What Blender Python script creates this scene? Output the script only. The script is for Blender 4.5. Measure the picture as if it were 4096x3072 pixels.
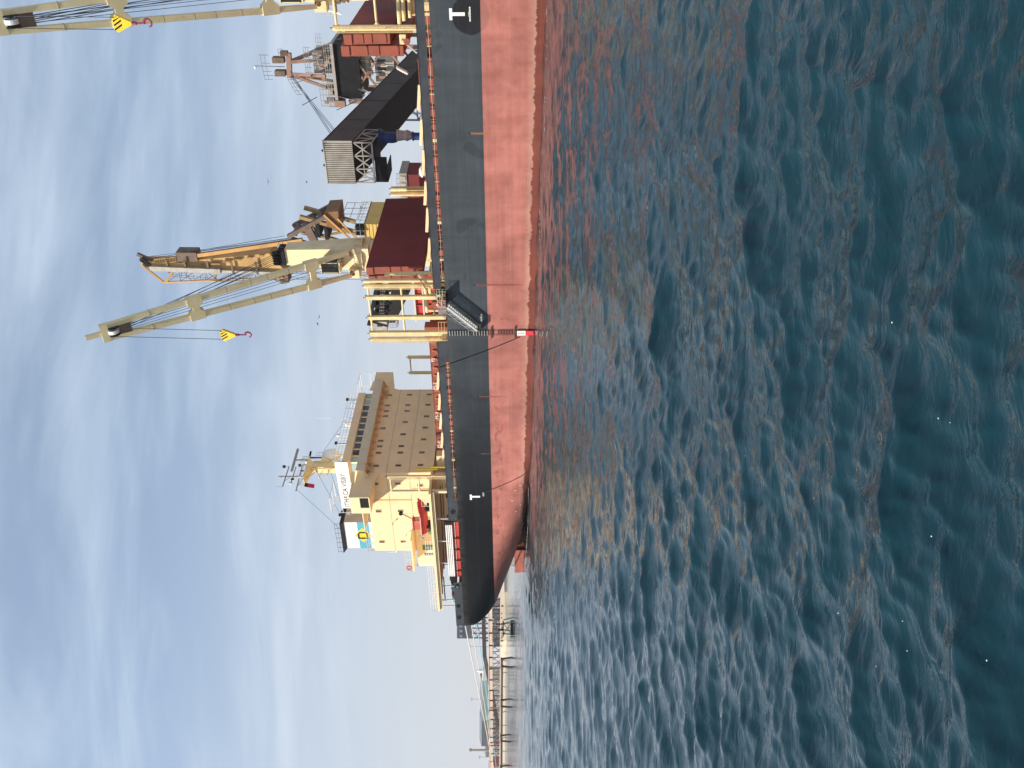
import bpy, bmesh, math, random
import numpy as np
from mathutils import Matrix, Vector
random.seed(7); np.random.seed(7)
for o in list(bpy.data.objects): bpy.data.objects.remove(o, do_unlink=True)
R = math.radians
scene = bpy.context.scene
COL = scene.collection

# ------------------------------------------------------------------ camera
CAM_H = 4.1
PITCH, ROLL = R(-0.7), R(-0.30)
fwd = Vector((0, math.cos(PITCH), math.sin(PITCH)))
r0 = Vector((1, 0, 0)); u0 = r0.cross(fwd)
cright = r0 * math.cos(ROLL) - u0 * math.sin(ROLL)
cup = r0 * math.sin(ROLL) + u0 * math.cos(ROLL)
cam_d = bpy.data.cameras.new('camera'); cam = bpy.data.objects.new('camera', cam_d); COL.objects.link(cam)
# the photograph was taken upright and stored lying on its side: picture-right is down
X, Y, Z = -cup, cright, -fwd
cam.matrix_world = Matrix(((X.x, Y.x, Z.x, 0), (X.y, Y.y, Z.y, 0), (X.z, Y.z, Z.z, CAM_H), (0, 0, 0, 1)))
cam_d.sensor_fit = 'HORIZONTAL'; cam_d.sensor_width = 36.0; cam_d.lens = 36.0 * 3330 / 4096
cam_d.clip_start = 0.2; cam_d.clip_end = 30000
scene.camera = cam

# ------------------------------------------------------------------ sky, sun, exposure
SUN_EL, SUN_AZ = R(38.5), R(-93.8)          # azimuth clockwise from +Y
world = bpy.data.worlds.new('World'); scene.world = world; world.use_nodes = True
nt = world.node_tree; nt.nodes.clear()
N = nt.nodes.new; LK = nt.links.new
out = N('ShaderNodeOutputWorld'); bg = N('ShaderNodeBackground'); bg.inputs['Strength'].default_value = 0.096
sky = N('ShaderNodeTexSky'); sky.sky_type = 'NISHITA'; sky.sun_disc = False
sky.sun_elevation = SUN_EL; sky.sun_rotation = SUN_AZ
sky.air_density = 1.0; sky.dust_density = 0.7; sky.ozone_density = 1.0; sky.altitude = 0
tc = N('ShaderNodeTexCoord'); sep = N('ShaderNodeSeparateXYZ'); LK(tc.outputs['Generated'], sep.inputs[0])
den = N('ShaderNodeMath'); den.operation = 'ADD'; den.inputs[1].default_value = 0.22; LK(sep.outputs['Z'], den.inputs[0])
mx = N('ShaderNodeMath'); mx.operation = 'MAXIMUM'; mx.inputs[1].default_value = 0.08; LK(den.outputs[0], mx.inputs[0])
dx = N('ShaderNodeMath'); dx.operation = 'DIVIDE'; LK(sep.outputs['X'], dx.inputs[0]); LK(mx.outputs[0], dx.inputs[1])
dy = N('ShaderNodeMath'); dy.operation = 'DIVIDE'; LK(sep.outputs['Y'], dy.inputs[0]); LK(mx.outputs[0], dy.inputs[1])
cmb = N('ShaderNodeCombineXYZ'); LK(dx.outputs[0], cmb.inputs[0]); LK(dy.outputs[0], cmb.inputs[1])
mp = N('ShaderNodeMapping'); mp.inputs['Scale'].default_value = (0.9, 2.3, 1); mp.inputs['Rotation'].default_value = (0, 0, R(14)); LK(cmb.outputs[0], mp.inputs[0])
n1 = N('ShaderNodeTexNoise'); n1.inputs['Scale'].default_value = 1.5; n1.inputs['Detail'].default_value = 6; n1.inputs['Roughness'].default_value = 0.56; n1.inputs['Distortion'].default_value = 0.3; LK(mp.outputs[0], n1.inputs['Vector'])
cr = N('ShaderNodeMapRange'); cr.interpolation_type = 'SMOOTHSTEP'; cr.inputs['From Min'].default_value = 0.42; cr.inputs['From Max'].default_value = 0.76
LK(n1.outputs['Fac'], cr.inputs['Value'])
mpb = N('ShaderNodeMapping'); mpb.inputs['Scale'].default_value = (0.75, 2.6, 1); mpb.inputs['Rotation'].default_value = (0, 0, R(-38)); mpb.inputs['Location'].default_value = (4.2, 1.7, 0); LK(cmb.outputs[0], mpb.inputs[0])
n2 = N('ShaderNodeTexNoise'); n2.inputs['Scale'].default_value = 1.25; n2.inputs['Detail'].default_value = 7; n2.inputs['Roughness'].default_value = 0.58; n2.inputs['Distortion'].default_value = 0.5; LK(mpb.outputs[0], n2.inputs['Vector'])
cr2 = N('ShaderNodeMapRange'); cr2.interpolation_type = 'SMOOTHSTEP'; cr2.inputs['From Min'].default_value = 0.42; cr2.inputs['From Max'].default_value = 0.76; LK(n2.outputs['Fac'], cr2.inputs['Value'])
csum = N('ShaderNodeMath'); csum.operation = 'MULTIPLY_ADD'; csum.inputs[1].default_value = 0.8; LK(cr2.outputs[0], csum.inputs[0]); LK(cr.outputs[0], csum.inputs[2])
# thin high veil with wisps, and a thicker pale veil low down
cmul = N('ShaderNodeMath'); cmul.operation = 'MULTIPLY_ADD'; cmul.inputs[1].default_value = 0.5; cmul.inputs[2].default_value = 0.27; cmul.use_clamp = True; LK(csum.outputs[0], cmul.inputs[0])
mix = N('ShaderNodeMixRGB'); LK(cmul.outputs[0], mix.inputs['Fac']); LK(sky.outputs[0], mix.inputs['Color1']); mix.inputs['Color2'].default_value = (4.9, 5.85, 7.0, 1)
hz = N('ShaderNodeMapRange'); hz.interpolation_type = 'SMOOTHSTEP'; hz.inputs['From Min'].default_value = 0.0; hz.inputs['From Max'].default_value = 0.42; hz.inputs['To Min'].default_value = 0.85; hz.inputs['To Max'].default_value = 0.0
LK(sep.outputs['Z'], hz.inputs['Value'])
mix2 = N('ShaderNodeMixRGB'); LK(hz.outputs[0], mix2.inputs['Fac']); LK(mix.outputs[0], mix2.inputs['Color1']); mix2.inputs['Color2'].default_value = (4.9, 5.1, 5.55, 1)
LK(mix2.outputs[0], bg.inputs['Color']); LK(bg.outputs[0], out.inputs['Surface'])

sd = bpy.data.lights.new('sun', 'SUN'); sd.energy = 5.0; sd.angle = R(0.6); sd.color = (1.0, 0.9, 0.75)
sun = bpy.data.objects.new('sun', sd); COL.objects.link(sun)
to_sun = Vector((math.sin(SUN_AZ) * math.cos(SUN_EL), math.cos(SUN_AZ) * math.cos(SUN_EL), math.sin(SUN_EL)))
sun.rotation_euler = (-to_sun).to_track_quat('-Z', 'Y').to_euler(); sun.location = to_sun * 200
vs = scene.view_settings; vs.view_transform = 'Standard'; vs.look = 'None'; vs.exposure = 0.5; vs.gamma = 1.0; vs.use_curve_mapping = False

# ------------------------------------------------------------------ frames
AZ, TRIM = R(-54.5), R(0.85)
A0 = Vector((math.sin(AZ), math.cos(AZ), 0)); TT = Vector((math.cos(AZ), -math.sin(AZ), 0))
SO = Vector((38.27, 82.888, 0))
AFT = A0 * math.cos(TRIM) - Vector((0, 0, 1)) * math.sin(TRIM)
NN = TT.cross(AFT)
def frame(xd, yd, zd, o): return Matrix(((xd.x, yd.x, zd.x, o.x), (xd.y, yd.y, zd.y, o.y), (xd.z, yd.z, zd.z, o.z), (0, 0, 0, 1)))
SHIP = frame(-AFT, TT, NN, SO)             # ship frame: built from S(aft, inboard, up)
QUAY = frame(-A0, TT, Vector((0, 0, 1)), SO)   # same axes, level
WORLD = Matrix.Identity(4)
def S(a, t, z): return Vector((-a, t, z))

# ------------------------------------------------------------------ materials
MATS = {}
def newmat(name):
    m = bpy.data.materials.new(name); m.use_nodes = True; t = m.node_tree
    b = t.nodes['Principled BSDF']; MATS[name] = m
    return m, t, b
def lin(c): return tuple((x / 12.92 if x <= .04045 else ((x + .055) / 1.055) ** 2.4) for x in c)
def mk(name, col, rough=0.55, var=0.18, scale=0.8, rust=0.0, rustcol=(0.16, 0.055, 0.02), metal=0.0, spec=0.2, streak=0.0, bump=0.0, rscale=1.0):
    m, t, b = newmat(name); nn = t.nodes.new; lk = t.links.new
    b.inputs['Roughness'].default_value = rough; b.inputs['Metallic'].default_value = metal
    b.inputs['Specular IOR Level'].default_value = spec
    c = nn('ShaderNodeTexCoord')
    n = nn('ShaderNodeTexNoise'); n.inputs['Scale'].default_value = scale; n.inputs['Detail'].default_value = 6; n.inputs['Roughness'].default_value = 0.6; lk(c.outputs['Object'], n.inputs['Vector'])
    mr = nn('ShaderNodeMapRange'); mr.inputs['From Min'].default_value = 0.3; mr.inputs['From Max'].default_value = 0.7; mr.inputs['To Min'].default_value = 1 - var; mr.inputs['To Max'].default_value = 1 + var * 0.6; lk(n.outputs['Fac'], mr.inputs['Value'])
    vm = nn('ShaderNodeVectorMath'); vm.operation = 'SCALE'; vm.inputs[0].default_value = col; lk(mr.outputs[0], vm.inputs['Scale'])
    last = vm.outputs[0]
    if rust > 0:
        mp_ = nn('ShaderNodeMapping'); mp_.inputs['Scale'].default_value = (1.6 * rscale, 1.6 * rscale, 0.35 * rscale); lk(c.outputs['Object'], mp_.inputs[0])
        n2 = nn('ShaderNodeTexNoise'); n2.inputs['Scale'].default_value = 1.7; n2.inputs['Detail'].default_value = 8; n2.inputs['Roughness'].default_value = 0.68; lk(mp_.outputs[0], n2.inputs['Vector'])
        r_ = nn('ShaderNodeMapRange'); r_.interpolation_type = 'SMOOTHSTEP'; r_.inputs['From Min'].default_value = 0.66 - 0.16 * rust; r_.inputs['From Max'].default_value = 0.78 - 0.1 * rust; r_.inputs['To Max'].default_value = 0.85; lk(n2.outputs['Fac'], r_.inputs['Value'])
        mx_ = nn('ShaderNodeMixRGB'); lk(r_.outputs[0], mx_.inputs['Fac']); lk(last, mx_.inputs['Color1']); mx_.inputs['Color2'].default_value = (*rustcol, 1); last = mx_.outputs[0]
    lk(last, b.inputs['Base Color'])
    if bump > 0:
        bp = nn('ShaderNodeBump'); bp.inputs['Strength'].default_value = bump; bp.inputs['Distance'].default_value = 0.05; lk(n.outputs['Fac'], bp.inputs['Height']); lk(bp.outputs[0], b.inputs['Normal'])
    return m
CREAM = mk('cream_paint', (0.87, 0.675, 0.405), 0.5, 0.08, 0.5, rust=0.22, rustcol=(0.52, 0.36, 0.2))
RUSTB = mk('rust_band', (0.34, 0.2, 0.1), 0.7, 0.5, 3.0)
SEAM = mk('seam_tan', (0.33, 0.23, 0.13), 0.7, 0.3, 2.0)  # dark tan joint lines between the house tiers
CRANE = mk('crane_paint', (0.72, 0.62, 0.37), 0.45, 0.14, 0.5, rust=0.35, rustcol=(0.3, 0.14, 0.05))
POST = mk('stanchion_paint', (0.78, 0.62, 0.33), 0.5, 0.2, 0.9, rust=0.4, rustcol=(0.33, 0.15, 0.05))
WHITE = mk('white_paint', (0.8, 0.8, 0.78), 0.45, 0.06, 1.0)
RED = mk('oxide_red', (0.30, 0.085, 0.055), 0.6, 0.2, 0.8, rust=0.5, rustcol=(0.09, 0.03, 0.02), rscale=1.5)
REDD = mk('oxide_red_inner', (0.2, 0.05, 0.035), 0.65, 0.25, 0.8)
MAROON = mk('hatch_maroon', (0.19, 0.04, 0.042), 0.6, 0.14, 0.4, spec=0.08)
DECKRED = mk('deck_red', (0.24, 0.075, 0.045), 0.75, 0.25, 0.5, rust=0.3)
BLACKP = mk('black_paint', (0.05, 0.058, 0.07), 0.5, 0.3, 0.6, spec=0.1)
DARK = mk('dark_steel', (0.018, 0.018, 0.02), 0.6, 0.3, 1.2, spec=0.06)
ROPE_D = mk('steel_wire', (0.05, 0.055, 0.065), 0.5, 0.1, 3)
ROPE_W = mk('pale_rope', (0.62, 0.58, 0.5), 0.8, 0.15, 4)
ROPE_C = mk('cyan_rope', (0.25, 0.5, 0.58), 0.8, 0.15, 4)
ROPE_B = mk('brown_rope', (0.12, 0.06, 0.05), 0.8, 0.15, 4)
YEL = mk('safety_yellow', (0.78, 0.55, 0.03), 0.5, 0.12, 1.5)
HOOKM = mk('hook_magenta', (0.3, 0.04, 0.09), 0.5, 0.15, 2)
BLUEF = mk('funnel_blue', (0.08, 0.38, 0.52), 0.5, 0.12, 0.8)
GREYP = mk('grey_paint', (0.33, 0.31, 0.29), 0.55, 0.12, 0.7)
BOATRED = mk('boat_red', (0.5, 0.055, 0.045), 0.35, 0.12, 1.0)
PIPE = mk('galvanised', (0.45, 0.45, 0.44), 0.45, 0.15, 2.0, metal=0.3)
ALU = mk('aluminium', (0.62, 0.62, 0.6), 0.4, 0.12, 2.0, metal=0.4)
CORR = mk('corrugated_sheet', (0.42, 0.40, 0.36), 0.55, 0.25, 0.9, rust=0.25, rustcol=(0.25, 0.2, 0.15))
GALLERY = mk('gallery_sheet', (0.085, 0.074, 0.07), 0.7, 0.15, 0.35, spec=0.05, rust=0.15, rustcol=(0.14, 0.1, 0.08))
LATTICE = mk('lattice_grey', (0.34, 0.32, 0.3), 0.55, 0.15, 1.0)
TOWERP = mk('tower_rose_brown', (0.31, 0.19, 0.145), 0.6, 0.2, 0.8, rust=0.5, rustcol=(.12, .06, .04))
ORANGE = mk('crane_orange', (0.55, 0.3, 0.1), 0.5, 0.2, 0.5, rust=0.45, rustcol=(0.2, 0.09, 0.04))
OCHRE = mk('ochre_sheet', (0.66, 0.45, 0.13), 0.55, 0.1, 0.5)
BROWN = mk('weathered_brown', (0.16, 0.11, 0.08), 0.6, 0.3, 0.8, rust=0.3)
BLUEC = mk('chute_blue', (0.02, 0.05, 0.17), 0.5, 0.25, 1.2, rust=0.3, rustcol=(0.1, 0.09, 0.09))
CONC = mk('concrete', (0.36, 0.34, 0.31), 0.85, 0.2, 0.3)
SAND = mk('sand', (0.5, 0.43, 0.33), 0.9, 0.15, 0.05)
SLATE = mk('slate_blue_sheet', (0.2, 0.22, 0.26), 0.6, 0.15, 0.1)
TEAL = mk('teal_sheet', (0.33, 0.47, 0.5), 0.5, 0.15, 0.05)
PINKG = mk('trestle_beige', (0.55, 0.42, 0.34), 0.7, 0.12, 0.15, rust=0.2)
TREST = mk('trestle_steel', (0.16, 0.11, 0.09), 0.6, 0.25, 0.3)
PALE = mk('pale_wall', (0.62, 0.6, 0.56), 0.7, 0.1, 0.1)
YELW = mk('yellow_wall', (0.68, 0.56, 0.3), 0.7, 0.1, 0.1)
REDW = mk('red_panel', (0.55, 0.07, 0.09), 0.6, 0.1, 0.3)
GREENW = mk('winch_green', (0.1, 0.22, 0.12), 0.5, 0.2, 2)
GULL = mk('gull_feather', (0.16, 0.16, 0.17), 0.8, 0.2, 5)
FOAM = mk('sea_foam', (0.8, 0.83, 0.84), 0.8, 0.05, 2)
FLAGR = mk('flag_red', (0.55, 0.02, 0.07), 0.7, 0.1, 2)
PANELW = mk('ladder_white', (0.8, 0.78, 0.7), 0.6, 0.08, 3)
PANELR = mk('ladder_red', (0.7, 0.05, 0.08), 0.5, 0.08, 3)
def glass(name, col):
    m, t, b = newmat(name); b.inputs['Base Color'].default_value = (*col, 1); b.inputs['Roughness'].default_value = 0.06; b.inputs['Specular IOR Level'].default_value = 0.6
    return m
GLASS = glass('dark_glass', (0.02, 0.022, 0.026)); GLASSB = glass('brown_glass', (0.12, 0.085, 0.065)); GLASST = glass('tinted_glass', (0.3, 0.42, 0.4))

def hullmat():
    m, t, b = newmat('hull_paint'); nn = t.nodes.new; lk = t.links.new
    c = nn('ShaderNodeTexCoord'); geo = nn('ShaderNodeNewGeometry')
    sp = nn('ShaderNodeSeparateXYZ'); lk(c.outputs['Object'], sp.inputs[0])
    sw = nn('ShaderNodeSeparateXYZ'); lk(geo.outputs['Position'], sw.inputs[0])
    def math_(op, a, b_=None, cl=False):
        n = nn('ShaderNodeMath'); n.operation = op; n.use_clamp = cl
        for i, v in enumerate((a, b_)):
            if v is None: continue
            if isinstance(v, (int, float)): n.inputs[i].default_value = v
            else: lk(v, n.inputs[i])
        return n.outputs[0]
    def noise(sc, vec=(1, 1, 1), det=6, rg=0.6, off=(0, 0, 0)):
        mp_ = nn('ShaderNodeMapping'); mp_.inputs['Scale'].default_value = vec; mp_.inputs['Location'].default_value = off; lk(c.outputs['Object'], mp_.inputs[0])
        n = nn('ShaderNodeTexNoise'); n.inputs['Scale'].default_value = sc; n.inputs['Detail'].default_value = det; n.inputs['Roughness'].default_value = rg; lk(mp_.outputs[0], n.inputs['Vector']); return n.outputs['Fac']
    def rng(v, a, b_, c0=0., c1=1., smooth=True):
        n = nn('ShaderNodeMapRange'); n.interpolation_type = 'SMOOTHSTEP' if smooth else 'LINEAR'
        for k, x in zip(('From Min', 'From Max', 'To Min', 'To Max'), (a, b_, c0, c1)): n.inputs[k].default_value = x
        lk(v, n.inputs['Value']); return n.outputs[0]
    def mixc(f, a, b_):
        n = nn('ShaderNodeMixRGB'); 
        if isinstance(f, (int, float)): n.inputs['Fac'].default_value = f
        else: lk(f, n.inputs['Fac'])
        for k, v in (('Color1', a), ('Color2', b_)):
            if isinstance(v, tuple): n.inputs[k].default_value = (*v, 1)
            else: lk(v, n.inputs[k])
        return n.outputs[0]
    # plates: strakes 2.1 m high, 9 m long
    cb = nn('ShaderNodeCombineXYZ'); lk(sp.outputs['X'], cb.inputs[0]); lk(sp.outputs['Z'], cb.inputs[1])
    br = nn('ShaderNodeTexBrick'); lk(cb.outputs[0], br.inputs['Vector']); br.inputs['Scale'].default_value = 1.0; br.inputs['Brick Width'].default_value = 8.6; br.inputs['Row Height'].default_value = 1.72; br.inputs['Mortar Size'].default_value = 0.018; br.inputs['Mortar Smooth'].default_value = 0.6
    br.inputs['Color1'].default_value = (0.95, 0.95, 0.95, 1); br.inputs['Color2'].default_value = (1.04, 1.04, 1.04, 1); br.inputs['Mortar'].default_value = (0.9, 0.9, 0.9, 1)
    big = rng(noise(0.16, (1, 1, 1), 4), 0.3, 0.7, 0.78, 1.2, False)
    streak = rng(noise(1.0, (0.9, 1, 0.12), 5, 0.65), 0.3, 0.72, 0.9, 1.09, False)
    hstr = rng(noise(1.0, (0.05, 1, 1.9), 5, 0.6, (3, 0, 1)), 0.32, 0.7, 0.88, 1.1, False)
    shade = math_('MULTIPLY', math_('MULTIPLY', big, streak), hstr)
    patch = rng(noise(0.33, (1, 1, 1), 2, 0.4, (11, 0, 5)), 0.6, 0.63)           # repaint patches
    fade = rng(sp.outputs['X'], -76, -30)          # base black deepens from midships towards the stern
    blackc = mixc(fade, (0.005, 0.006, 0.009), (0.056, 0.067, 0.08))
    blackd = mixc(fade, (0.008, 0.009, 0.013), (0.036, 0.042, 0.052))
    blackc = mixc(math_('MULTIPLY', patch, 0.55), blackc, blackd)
    blackc = mixc(math_('MULTIPLY', rng(sp.outputs['Z'], 10.4, 11.5), rng(noise(1.1, (1, 1, 0.25), 6, 0.7, (4, 4, 4)), 0.35, 0.65, 0.05, 0.4)), blackc, (0.085, 0.078, 0.062))
    cx = math_('ADD', sp.outputs['X'], 1.35); cz = math_('SUBTRACT', sp.outputs['Z'], 7.45)
    disc = rng(math_('ADD', math_('SQRT', math_('ADD', math_('MULTIPLY', cx, cx), math_('MULTIPLY', cz, cz))), math_('MULTIPLY', noise(1.3, (1, 1, 1), 3), 0.35)), 2.12, 2.02)
    blackc = mixc(disc, blackc, (0.022, 0.022, 0.027))
    # scrapes
    scr = rng(noise(2.2, (0.25, 1, 1.0), 9, 0.75, (7, 3, 2)), 0.67, 0.75, 0, 0.5)
    blackc = mixc(scr, blackc, (0.15, 0.14, 0.13))
    redc = mixc(rng(noise(0.45, (1, 1, 1), 5), 0.35, 0.68), (0.45, 0.178, 0.15), (0.37, 0.138, 0.115))
    redc = mixc(rng(noise(2.0, (0.12, 1, 1.4), 8, 0.7, (2, 9, 4)), 0.62, 0.72, 0, 0.5), redc, (0.55, 0.3, 0.24))
    redc = mixc(rng(noise(0.8, (1, 1, 0.8), 8, 0.75, (5, 1, 8)), 0.62, 0.7, 0, 0.7), redc, (0.2, 0.075, 0.06))
    redc = mixc(math_('MULTIPLY', disc, 0.55), redc, (0.27, 0.13, 0.11))
    smear = math_('MULTIPLY', rng(noise(1.6, (0.5, 1, 1.3), 7, 0.7, (1, 2, 6)), 0.52, 0.6), math_('MULTIPLY', rng(sp.outputs['Z'], 4.5, 5.0), math_('MULTIPLY', rng(sp.outputs['Z'], 6.1, 5.7), rng(sp.outputs['X'], -46, -52))))
    redc = mixc(math_('MULTIPLY', smear, 0.6), redc, (0.2, 0.06, 0.05))
    # boot line
    boot = rng(sp.outputs['Z'], 6.45, 6.475)
    col = mixc(boot, redc, blackc)
    # pale salt line and wet band above the water
    ned = noise(0.5, (1, 1, 0.0), 10, 0.8)
    ned2 = noise(2.6, (1, 1, 0.0), 3, 0.6)
    lim = math_('ADD', math_('ADD', math_('MULTIPLY', ned, 2.2), math_('MULTIPLY', ned2, 0.55)), -0.55)
    pale = math_('MULTIPLY', rng(math_('SUBTRACT', sw.outputs['Z'], lim), 0.9, 0.05), math_('SUBTRACT', 1.0, boot))
    col = mixc(math_('MULTIPLY', pale, 0.55), col, (0.5, 0.3, 0.23))
    wet = rng(math_('SUBTRACT', sw.outputs['Z'], lim), 0.03, -0.03)
    col = mixc(wet, col, mixc(noise(1.4, (1, 1, 2), 6, 0.7), (0.15, 0.05, 0.04), (0.25, 0.075, 0.055)))
    sc = nn('ShaderNodeVectorMath'); sc.operation = 'SCALE'; lk(col, sc.inputs[0]); lk(shade, sc.inputs['Scale'])
    mul = nn('ShaderNodeMixRGB'); mul.blend_type = 'MULTIPLY'; mul.inputs['Fac'].default_value = 1.0; lk(sc.outputs[0], mul.inputs['Color1']); lk(br.outputs['Color'], mul.inputs['Color2'])
    col = mul.outputs[0]
    for zl, w_, k_ in ((3.55, 0.03, 0.25), (8.75, 0.025, 0.1), (1.95, 0.025, 0.15)):
        ln = rng(math_('ABSOLUTE', math_('SUBTRACT', sp.outputs['Z'], zl)), w_, w_ * .3)
        col = mixc(math_('MULTIPLY', math_('MULTIPLY', ln, rng(noise(0.6, (1, 1, 0), 4), 0.35, 0.6)), k_), col, (0.5, 0.42, 0.38))
    # rust runs from the side drains (aft positions)
    wob = math_('MULTIPLY', math_('SUBTRACT', noise(1.0, (0, 0, 1.2), 4), 0.5), 0.25)
    for a, zt, zb, w, rc in ((13.4, 7.9, 4.2, 0.16, (0.34, 0.15, 0.04)), (32.1, 7.9, 1.2, 0.2, (0.2, 0.06, 0.05)), (49.0, 7.9, 3.4, 0.14, (0.2, 0.07, 0.05)), (59.0, 7.9, 5.4, 0.1, (0.22, 0.1, 0.05)), (-9.0, 7.9, 3.0, 0.15, (0.3, 0.13, 0.04))):
        d = math_('ABSOLUTE', math_('ADD', math_('ADD', sp.outputs['X'], a), wob))
        f = math_('MULTIPLY', rng(d, w, 0.02), math_('MULTIPLY', rng(sp.outputs['Z'], zt, zt - 0.02), rng(sp.outputs['Z'], zb, zb + 2.5)))
        col = mixc(math_('MULTIPLY', f, 0.8), col, rc)
    lk(col, b.inputs['Base Color'])
    rg = rng(wet, 0, 1, 0.42, 0.2); lk(rg, b.inputs['Roughness']); b.inputs['Specular IOR Level'].default_value = 0.1
    bp = nn('ShaderNodeBump'); bp.inputs['Strength'].default_value = 0.35; bp.inputs['Distance'].default_value = 0.04
    lk(noise(0.5, (1, 1, 0.8), 3), bp.inputs['Height']); lk(bp.outputs[0], b.inputs['Normal'])
    return m
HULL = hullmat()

# ------------------------------------------------------------------ mesh builder
BASE = {}
class MB:
    def __init__(s): s.v = []; s.f = []
    def add(s, vs, fs):
        k = len(s.v); s.v += [tuple(p) for p in vs]; s.f += [tuple(i + k for i in f) for f in fs]; return s
    def hexa(s, p):
        return s.add(p, [(0, 3, 2, 1), (4, 5, 6, 7), (0, 1, 5, 4), (1, 2, 6, 5), (2, 3, 7, 6), (3, 0, 4, 7)])
    def box(s, a0, a1, t0, t1, z0, z1):
        return s.hexa([S(a0, t0, z0), S(a1, t0, z0), S(a1, t1, z0), S(a0, t1, z0), S(a0, t0, z1), S(a1, t0, z1), S(a1, t1, z1), S(a0, t1, z1)])
    def beam(s, p, q, w, h=None, up=Vector((0, 0, 1)), w2=None, h2=None):
        p, q = Vector(p), Vector(q); h = w if h is None else h; w2 = w if w2 is None else w2; h2 = h if h2 is None else h2
        d = (q - p)
        if d.length < 1e-6: return s
        d.normalize()
        if abs(d.dot(up)) > 0.98: up = Vector((0, 1, 0)) if abs(d.y) < .9 else Vector((1, 0, 0))
        sx = d.cross(up).normalized(); sy = sx.cross(d).normalized()
        a = [p + sx * (i * w / 2) + sy * (j * h / 2) for i, j in ((-1, -1), (1, -1), (1, 1), (-1, 1))]
        b = [q + sx * (i * w2 / 2) + sy * (j * h2 / 2) for i, j in ((-1, -1), (1, -1), (1, 1), (-1, 1))]
        return s.hexa(a + b)
    def tube(s, p, q, r, n=6, r2=None, cap=True):
        p, q = Vector(p), Vector(q); r2 = r if r2 is None else r2; d = q - p
        if d.length < 1e-6: return s
        d.normalize(); up = Vector((0, 0, 1)) if abs(d.z) < .9 else Vector((1, 0, 0))
        sx = d.cross(up).normalized(); sy = sx.cross(d)
        vs = [c + (sx * math.cos(6.28318 * i / n) + sy * math.sin(6.28318 * i / n)) * rr for c, rr in ((p, r), (q, r2)) for i in range(n)]
        fs = [(i, (i + 1) % n, n + (i + 1) % n, n + i) for i in range(n)]
        if cap: fs += [tuple(range(n - 1, -1, -1)), tuple(range(n, 2 * n))]
        return s.add(vs, fs)
    def path(s, pts, r, n=5):
        for p, q in zip(pts[:-1], pts[1:]): s.tube(p, q, r, n)
        return s
    def prism(s, poly, ext):
        n = len(poly); e = Vector(ext); vs = [Vector(p) for p in poly] + [Vector(p) + e for p in poly]
        return s.add(vs, [tuple(range(n - 1, -1, -1)), tuple(range(n, 2 * n))] + [(i, (i + 1) % n, n + (i + 1) % n, n + i) for i in range(n)])
    def quad(s, *p): return s.add(p, [tuple(range(len(p)))])
    def lathe(s, c, prof, n=16):
        c = Vector(c); vs = []; fs = []
        for r, z in prof: vs += [c + Vector((r * math.cos(6.28318 * i / n), r * math.sin(6.28318 * i / n), z)) for i in range(n)]
        for k in range(len(prof) - 1): fs += [(k * n + i, k * n + (i + 1) % n, (k + 1) * n + (i + 1) % n, (k + 1) * n + i) for i in range(n)]
        fs += [tuple(range(n - 1, -1, -1)), tuple(range((len(prof) - 1) * n, len(prof) * n))]
        return s.add(vs, fs)
    def rail(s, pts, h=1.05, bars=3, sp=1.6, r=0.03, upv=Vector((0, 0, 1))):
        for p, q in zip(pts[:-1], pts[1:]):
            p, q = Vector(p), Vector(q); L = (q - p).length; k = max(1, int(round(L / sp)))
            for i in range(k + 1): b = p.lerp(q, i / k); s.tube(b, b + upv * h, r, 5)
            for j in range(1, bars + 1): s.tube(p + upv * (h * j / bars), q + upv * (h * j / bars), r * .8, 5)
        return s
    def ladder(s, p, q, w=0.45, step=0.32, r=0.025, side=Vector((1, 0, 0))):
        p, q = Vector(p), Vector(q); k = max(2, int((q - p).length / step))
        s.tube(p - side * w / 2, q - side * w / 2, r, 5); s.tube(p + side * w / 2, q + side * w / 2, r, 5)
        for i in range(k + 1): b = p.lerp(q, i / k); s.tube(b - side * w / 2, b + side * w / 2, r * .7, 4)
        return s
    def mesh(s, name, mat, base=Vector((0, 0, 0)), smooth=False):
        me = bpy.data.meshes.new(name); b = Vector(base)
        me.from_pydata([tuple(Vector(v) - b) for v in s.v], [], s.f); me.materials.append(mat)
        bm = bmesh.new(); bm.from_mesh(me); bmesh.ops.recalc_face_normals(bm, faces=bm.faces); bm.to_mesh(me); bm.free()
        if smooth: me.polygons.foreach_set('use_smooth', [True] * len(me.polygons))
        return me
    def build(s, name, mat, parent=None, smooth=False):
        base = BASE.get(parent.name if parent else '', Vector((0, 0, 0)))
        o = bpy.data.objects.new(name, s.mesh(name, mat, base, smooth)); COL.objects.link(o)
        if parent: o.parent = parent; BASE[o.name] = base
        return o
def tag(o, label, cat, group=None, kind=None):
    if label: o['label'] = label
    if cat: o['category'] = cat
    if group: o['group'] = group
    if kind: o['kind'] = kind
    return o
def thing(name, label, cat, frame_=WORLD, base=Vector((0, 0, 0)), group=None):
    o = bpy.data.objects.new(name, None); COL.objects.link(o); o.empty_display_size = 0.5
    o.matrix_world = frame_ @ Matrix.Translation(base); BASE[o.name] = Vector(base)
    return tag(o, label, cat, group)
def solo(name, mb, mat, label, cat, frame_=WORLD, base=Vector((0, 0, 0)), group=None, smooth=False, kind=None):
    o = bpy.data.objects.new(name, mb.mesh(name, mat, base, smooth)); COL.objects.link(o)
    o.matrix_world = frame_ @ Matrix.Translation(base)
    return tag(o, label, cat, group, kind)
def structure(name, mb, mat, frame_=WORLD, smooth=False):
    o = solo(name, mb, mat, None, None, frame_, smooth=smooth); o['kind'] = 'structure'; return o
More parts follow.
